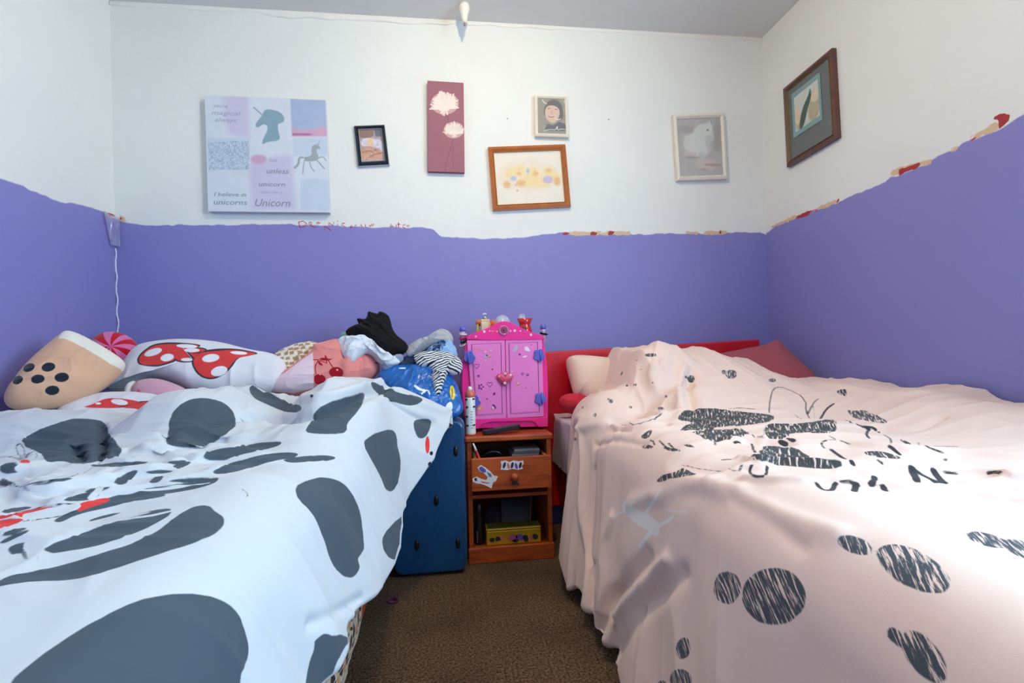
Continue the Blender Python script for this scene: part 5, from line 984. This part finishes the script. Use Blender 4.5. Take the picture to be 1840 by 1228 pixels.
cv.art(m_uni, dict(lilac=[R_([(250, 105), (465, 112), (482, 475), (400, 475), (300, 440), (260, 300)]), R_([(480, 700), (700, 640), (860, 640), (880, 1118), (500, 1115)])], sky=[R_([(842, 135), (1155, 145), (1170, 465), (857, 465)])],
    pinkb=[R_([(857, 395), (950, 410), (1050, 400), (1130, 380), (1170, 400), (1172, 468), (858, 468)]), ('poly', cc(ell(560, 670, 70, 40)), 0, 0)], mist=[R_([(867, 482), (1175, 482), (1182, 640), (868, 640)]), R_([(930, 845), (1186, 845), (1190, 1130), (930, 1120)]), R_([(108, 480), (480, 478), (482, 765), (116, 765)])],
    glit=[R_([(108, 520), (480, 500), (482, 765), (116, 765)])], plum=[R_([(860, 440), (1000, 440), (1050, 450), (1000, 462), (860, 462)])],
    teal=[S_([(530, 380), (545, 340), (590, 290), (610, 240), (640, 228), (680, 232), (740, 245), (790, 290), (790, 340), (760, 350), (730, 360), (735, 420), (755, 490), (720, 510), (640, 515), (590, 545), (600, 490), (640, 420), (640, 370), (600, 360), (560, 392)]), ('line', cc([(520, 212), (590, 275)]), .006)],
    grey=[S_([(955, 650), (1010, 645), (1030, 630), (1025, 580), (1040, 545), (1080, 535), (1110, 575), (1100, 582), (1075, 575), (1070, 610), (1090, 640), (1085, 680), (1040, 690), (1010, 690), (970, 690)])] + [('line', cc(p), w) for p, w in [([(1085, 545), (1097, 508)], .004), ([(965, 680), (955, 740), (950, 800)], .005), ([(1010, 690), (1020, 740), (1050, 778)], .005), ([(1075, 680), (1110, 720), (1140, 755)], .006), ([(1090, 660), (1130, 645), (1155, 685)], .005), ([(950, 655), (920, 655), (910, 720), (880, 745)], .010)]]), cv.c, -.0002, 200,
    fns=dict(glit=lambda uv, f: np.where(f['glit'] < 0, .004 * (.15 - fbm(uv[:, 0] * 230, uv[:, 1] * 230, 6)), 1)))
m_tx, m_tx2 = cm('canvas_lettering', (138, 146, 160)), cm('canvas_lettering_pale', (178, 176, 196))
for body, px, py, h, m, wpx in [("you're", 396, 193, 6, m_tx2, 22), ('magical', 405, 207, 8, m_tx2, 46), ('always', 405, 219, 7, m_tx2, 34), ('be', 490, 291, 7, m_tx2, 14), ('unless', 498, 312, 9, m_tx, 36), ('unicorn', 488, 335, 8, m_tx, 42), ('then be a', 487, 348, 5, m_tx2, 34), ('Unicorn', 489, 371, 13, m_tx, 56), ('I believe in', 413, 353, 7, m_tx, 50), ('unicorns', 413, 368, 9, m_tx, 52)]: cv.text(body, px, py, h, m, .25, wpx)
# 2 small black frame
p2 = Pic('picture_frame', 'small black and silver frame holding a brown family snapshot', 'picture', [(637, 226), (690, 224), (698, 294), (644, 297)], .022)
inn = p2.frame(mat('black_frame', (24, 30, 38), rough=.25, tint=.05), .013)
inn2 = p2.frame(cm('silver_lip', (190, 196, 204), metal=.4), .004, name='inner_lip', c=[p - p2.nrm * .003 for p in inn], back=.012)
p2.frame(cm('silver_edge', (186, 192, 200), metal=.4), .0035, name='outer_edge', c=[p - p2.nrm * .008 for p in [p2.at(*q) for q in [(635, 225), (691, 223), (699.5, 295.5), (643, 298.5)]]], back=.012)
KP = (620, 130, 230 / 1487)
def cp(p): return crop(p, *KP)
p2.art(mat('snapshot', (176, 150, 146), tint=.2, tscale=60, layers=[('a', (134, 84, 66), .002), ('b', (70, 76, 90), .002), ('c', (214, 206, 224), .002), ('d', (206, 146, 112), .003), ('e', (226, 194, 150), .002), ('f', (152, 96, 70), .002)], **ART),
    dict(a=[('poly', cp([(150, 650), (330, 650), (330, 740), (290, 760), (160, 765)]), 0, 0)], b=[('poly', cp([(335, 650), (425, 650), (430, 750), (350, 745)]), 0, 0)], c=[('poly', cp([(180, 790), (250, 760), (330, 770), (420, 780), (440, 900), (300, 860), (190, 860)])), ('poly', cp([(400, 880), (445, 880), (445, 980), (390, 970)]))], d=[('poly', cp([(170, 880), (280, 865), (380, 890), (440, 920), (430, 1010), (300, 1015), (190, 1015)]))], e=[('poly', cp(ell(290, 815, 42, 48)))], f=[('line', cp([(200, 930), (290, 910), (330, 940)]), .006), ('line', cp([(290, 980), (350, 950), (430, 940)]), .006), ('poly', cp(ell(350, 905, 20, 16)))]), inn2, .008, 90)
p2.pane(inn2, .005)
# 3 tall plum flower canvas
p3 = Pic('canvas_print', 'tall plum canvas print of two white chrysanthemums', 'picture', [(768, 145), (833, 149), (835, 310), (769, 308)], .024)
p3.slab('canvas_body', mat('plum_canvas_edge', (140, 86, 104), rough=.8, tint=.03), p3.c, .023, -.0006, .002)
pet = []; rs = np.random.RandomState(4)
for (cx, cy, rx, ry, n_, wd_) in ((799, 196, 27, 34, 46, .0062), (815, 240, 20, 22, 34, .005)):
    for i in range(n_):
        t = math.pi * (1.0 * i / (n_ * .8)) if i < n_ * .8 else math.pi * (1 + rs.uniform(0, 1)); k = rs.uniform(.72, 1.0) * (1 if i < n_ * .8 else .35)
        ex_, ey_ = cx - rx * k * math.cos(t) , cy - ry * k * math.sin(t); mx_, my_ = cx - rx * k * .55 * math.cos(t) + rs.uniform(-1, 1), cy - ry * k * .45 * math.sin(t)
        pet.append(('line', [(cx + rs.uniform(-2, 2), cy), (mx_, my_), (ex_, ey_)], wd_ * rs.uniform(.7, 1), 1))
p3.art(mat('flower_print', (150, 92, 110), tint=.05, tscale=5, layers=[('stem', (128, 72, 88), .0015), ('gap', (196, 160, 158), .001), ('petal', (232, 218, 210), .0012)], **ART),
    dict(stem=[('line', [(801, 200), (806, 216)], .003), ('line', [(815, 245), (810, 265), (802, 290), (799, 308)], .003), ('line', [(814, 260), (813, 300)], .0018)], gap=[('poly', ell(799, 186, 25, 20)), ('poly', ell(815, 234, 18, 15))], petal=pet), p3.c, -.0002, 170)
# 4 small white portrait frame
p4 = Pic('picture_frame', 'small white box frame with a portrait of a child', 'picture', [(961, 170), (1020, 172), (1023, 246), (962, 244)], .026)
m_wfr = mat('white_frame', (238, 230, 214), rough=.4, tint=.02)
inn = p4.frame(m_wfr, .014, .003)
KQ = (860, 150, 180 / 921)
def cq(p): return crop(p, *KQ)
p4.art(mat('portrait_print', (140, 132, 118), tint=.1, tscale=30, layers=[('hair', (70, 58, 52), .002), ('skin', (214, 180, 160), .002), ('shirt', (56, 56, 64), .002), ('feat', (110, 74, 64), .001), ('scr', (232, 228, 222), .001)], **ART),
    dict(hair=[('poly', cq([(598, 290), (604, 210), (640, 160), (700, 145), (755, 175), (775, 260), (772, 330), (735, 350), (700, 240), (620, 300)]))], skin=[('poly', cq([(608, 260), (622, 215), (655, 200), (700, 205), (738, 230), (745, 280), (725, 335), (685, 370), (645, 350), (615, 310)]))], shirt=[('poly', cq([(600, 435), (630, 370), (680, 385), (740, 350), (790, 370), (800, 435)]), 0, 0)],
        feat=[('line', cq([(635, 232), (655, 228)]), .004), ('line', cq([(700, 235), (722, 242)]), .004), ('line', cq([(640, 302), (665, 312), (690, 305)]), .004), ('line', cq([(672, 250), (668, 278), (682, 280)]), .002)], scr=[('line', cq([(700, 325), (725, 335), (755, 325)]), .003), ('line', cq([(600, 435), (660, 420), (700, 430), (725, 385), (715, 430), (760, 415), (800, 425)]), .003), ('line', cq([(585, 150), (605, 180), (625, 185)]), .004), ('poly', cq(ell(793, 165, 10, 16)))]), inn, .007, 100)
p4.pane(inn, .004)
# 5 wooden frame with soft yellow watercolour
p5 = Pic('picture_frame', 'orange wooden frame with a soft yellow watercolour, hung askew', 'picture', [(877, 264), (1016, 259), (1026, 371), (886, 378)], .022)
m_ofr = mat('varnished_frame', (172, 96, 40), rough=.25, tint=.1, tscale=20, coat=.5)
inn = p5.frame(m_ofr, .022)
inn2 = p5.frame(mat('gilt_lip', (196, 140, 60), rough=.3, metal=.4, tint=.05), .004, name='inner_lip', c=[p - p5.nrm * .004 for p in inn], back=.012)
blobs = [(300, 830, 60, 50), (380, 800, 50, 55), (500, 820, 60, 55), (545, 900, 70, 60), (640, 810, 55, 45), (700, 860, 50, 50), (420, 900, 60, 50), (600, 930, 50, 30), (470, 880, 60, 70)]
p5.art(mat('watercolour', (238, 228, 212), tint=.02, tscale=12, layers=[('wash', (236, 222, 200), .012), ('yel', (240, 214, 150), .010), ('amb', (228, 176, 110), .007), ('vio', (190, 176, 206), .004), ('blu', (170, 190, 216), .004), ('dot', (170, 120, 80), .002)], **ART),
    dict(wash=[('poly', cq(ell(450, 850, 280, 150)))], yel=[('poly', cq(ell(*b))) for b in blobs], amb=[('poly', cq(ell(*b))) for b in [(260, 930, 34, 34), (385, 920, 40, 30), (720, 900, 32, 40), (520, 830, 24, 20), (640, 800, 24, 14), (370, 830, 20, 16)]], vio=[('poly', cq(ell(635, 885, 46, 34)))], blu=[('poly', cq(ell(320, 875, 28, 22))), ('poly', cq(ell(452, 805, 14, 24)))], dot=[('poly', cq(ell(*b))) for b in [(355, 985, 8, 6), (340, 935, 6, 5), (520, 805, 5, 4), (540, 825, 5, 4), (370, 790, 4, 4), (425, 905, 5, 5)]]), inn2, .008, 120)
p5.pane(inn2, .005)
# 6 white frame with pale horse picture
p6 = Pic('picture_frame', 'whitewashed frame with a misty white horse picture', 'picture', [(1210, 206), (1302, 202), (1308, 321), (1218, 324)], .026)
inn = p6.frame(mat('whitewashed_frame', (226, 220, 208), rough=.6, tint=.05, tscale=30), .021, .005)
KH = (1190, 180, 140 / 1074)
def ch(p): return crop(p, *KH)
p6.art(mat('horse_print', (178, 172, 168), tint=.06, tscale=16, layers=[('dk', (160, 152, 152), .012), ('horse', (206, 210, 204), .006), ('shade', (184, 190, 192), .006), ('pk', (198, 184, 178), .006), ('br', (164, 142, 130), .004), ('eye', (84, 86, 80), .0015)], **ART),
    dict(dk=[('poly', ch(ell(350, 400, 120, 60))), ('poly', ch(ell(770, 480, 70, 230)))], horse=[('poly', ch([(320, 480), (430, 460), (440, 390), (510, 330), (600, 320), (660, 290), (685, 290), (690, 380), (715, 500), (690, 560), (640, 580), (650, 720), (600, 760), (540, 820), (430, 760), (330, 700), (290, 620), (300, 540)]))], shade=[('poly', ch([(600, 480), (700, 480), (700, 560), (650, 570), (680, 720), (630, 740), (600, 620)])), ('poly', ch(ell(550, 760, 50, 60)))], pk=[('poly', ch(ell(380, 740, 90, 40))), ('poly', ch(ell(600, 880, 150, 80)))], br=[('poly', ch(ell(420, 785, 110, 14))), ('poly', ch(ell(710, 885, 130, 20))), ('poly', ch(ell(580, 950, 60, 12)))], eye=[('poly', ch(ell(626, 412, 14, 14))), ('line', ch([(672, 290), (684, 330)]), .004)]), inn, .009, 110)
p6.pane(inn, .006)
# 7 bird picture on the right wall
p7 = Pic('picture_frame', 'dark wooden frame with green mount and peacock picture, right wall', 'picture', [(1406, 160), (1494, 86), (1503, 247), (1413, 301)], .024, 'x')
inn = p7.frame(mat('walnut_frame', (92, 52, 38), rough=.35, tint=.25, tscale=25, coat=.3), .021)
inn2 = p7.frame(cm('gilt_thin', (150, 130, 90), metal=.5), .003, name='inner_lip', c=[p - p7.nrm * .004 for p in inn], back=.012)
p7.slab('mount', mat('green_mount', (66, 76, 74), rough=.7, tint=.03), [p - p7.nrm * .009 for p in inn2], .002, 0)
KB = (1380, 70, 140 / 716)
def cb(p): return crop(p, *KB)
q1 = [p7.at(*cb([q])[0], -.0085) for q in [(215, 510), (475, 305), (500, 740), (235, 915)]]
p7.slab('inner_mount', mat('teal_mount', (128, 160, 160), rough=.7, tint=.03), q1, .001, 0)
q2 = [p7.at(*cb([q])[0], -.0080) for q in [(238, 545), (455, 368), (478, 700), (255, 860)]]
p7.art(mat('peacock_print', (196, 204, 196), tint=.06, tscale=30, layers=[('fol', (176, 168, 140), .006), ('warm', (214, 200, 176), .005), ('bird', (74, 92, 84), .002), ('teal', (70, 140, 150), .002)], **ART),
    dict(fol=[('poly', cb(ell(420, 640, 50, 120, 10))), ('poly', cb(ell(290, 760, 40, 80)))], warm=[('poly', cb(ell(270, 700, 30, 90))), ('poly', cb(ell(420, 520, 40, 60)))], bird=[('poly', cb([(285, 835), (300, 700), (330, 600), (370, 520), (378, 470), (400, 480), (390, 560), (360, 650), (340, 760), (310, 830)]))], teal=[('poly', cb([(376, 480), (380, 450), (392, 465), (400, 490), (385, 505)]))]), q2, 0, 90)
p7.pane(inn2, .006)
# screw heads and wall plugs
for i, (px, py, lab) in enumerate([(912, 213, 'small wall plug beside the child portrait frame'), (1094, 215, 'small nail in the white wall between portrait and horse picture')]):
    p = P(px, py, y=YB); tag(G().lathe([(.004, 0), (.0035, .003), (.001, .004)], (p[0], YB, p[2]), 12, (0, -1, 0)).build('wall_plug', cm('plug_grey', (196, 190, 180)), None, True), lab, 'wall plug')
# crayon letters on the back wall
m_cray = cm('red_crayon', (206, 44, 60), rough=.8)
KW = (500, 370, 300 / 1840)
strokes = [[(225, 180), (240, 240), (290, 228), (312, 195), (275, 167), (225, 180)], [(330, 210), (340, 185), (365, 180), (370, 200), (345, 208), (415, 240)], [(420, 200), (440, 180), (462, 188), (440, 200)], [(515, 272), (505, 225), (545, 240), (585, 275)], [(560, 225), (555, 185), (605, 218), (612, 180)], [(652, 200), (655, 220)], [(652, 165), (656, 175)], [(735, 190), (705, 195), (700, 215), (740, 232)], [(790, 232), (810, 215), (822, 236), (792, 238)], [(845, 235), (848, 208), (860, 212)], [(905, 232), (912, 205), (928, 235)], [(960, 205), (963, 235)], [(1000, 212), (1010, 232), (1030, 200), (1035, 225), (1055, 200)], [(1232, 240), (1240, 200), (1268, 232), (1235, 222)], [(1298, 205), (1302, 240)], [(1325, 180), (1328, 240)], [(1312, 205), (1345, 203)], [(1400, 205), (1375, 215), (1372, 235), (1400, 250)], [(1415, 222), (1445, 212), (1430, 235)]]
for s_ in strokes:
    pts = [P(*crop([q], *KW)[0], y=YB - .0008) for q in s_]; o = G().tube(pts, .0016, 6).build('crayon_stroke', m_cray, wall_back)
# peeling clear film in the left corner and the pale sealant crack below it
n_u, n_v = 16, 28; A, B = np.meshgrid(np.linspace(0, 1, n_u), np.linspace(0, 1, n_v))
tl, tr, br_, bl = P(186, 380, x=XL + .008), P(214, 393, y=YB - .006), P(216, 444, y=YB - .006), P(199, 440, x=XL + .008)
V = (tl * (1 - A[..., None]) + tr * A[..., None]) * (1 - B[..., None]) + (bl * (1 - A[..., None]) + br_ * A[..., None]) * B[..., None]
V = V + (.006 * ridge(A * 5 + B * 2, B * 3, 3))[..., None] * np.array([.7, -.7, 0])
V[..., 0] = np.maximum(V[..., 0], XL + .003); V[..., 1] = np.minimum(V[..., 1], YB - .003)
m_film = mat('clear_film', (170, 168, 214), rough=.15, tint=.1, tscale=40, alpha=.55, spec=.9, coat=.6)
o = grid_obj('plastic_film', V, np.stack([A, B], -1), m_film); tag(o, 'crinkled clear plastic film taped over the left wall corner', 'film')
pts = [P(207 + 5 * t + 1.5 * math.sin(t * 23), 446 + 152 * t, y=YB - .003) for t in np.linspace(0, 1, 30)]
for p in pts: p[0] = max(p[0], XL + .002)
tag(G().tube(pts, [.0022 + .0016 * abs(math.sin(i * 1.7)) for i in range(30)], 6).build('trim_2', cm('sealant', (214, 214, 238))), kind='structure')
pts = [P(1368 + 15 * t, 80 + 530 * t, y=YB - .002) for t in np.linspace(0, 1, 20)]
for p in pts: p[0] = min(p[0], XR - .002)
# ceiling pull fitting near the back wall and ceiling lamp above the room
cp_ = P(834, 8, z=zc(.12)); cw = cp_
pf2 = thing('ceiling_pull', 'white tapered pull fitting hanging from the ceiling near the wall', 'ceiling fitting', (cw[0], cw[1], zc(.12)))
m_cer = mat('white_porcelain', (240, 234, 222), rough=.3, tint=.02)
G().lathe([(.020, 0), (.024, -.010), (.025, -.024), (.020, -.040), (.016, -.050), (.015, -.062), (.011, -.076), (.006, -.084)][::-1], (cw[0], cw[1], zc(.12) + .001), 24).build('cone', m_cer, pf2, sm=True)
G().lathe([(.0035, 0), (.0045, .010), (.004, .018)], (cw[0], cw[1], zc(.12) - .099), 12).build('cord_tip', cm('cord_brown', (150, 120, 100)), pf2, sm=True)
lx, ly, lz = bo.location
lp = thing('ceiling_lamp', 'round white ceiling rose of the room lamp', 'lamp', (lx, ly, zc(lx)))
G().lathe([(.016, 0), (.016, .016), (.045, .024), (.045, .030)], (lx, ly, zc(lx) - .030), 24).build('ceiling_rose', m_cer, lp, sm=True)
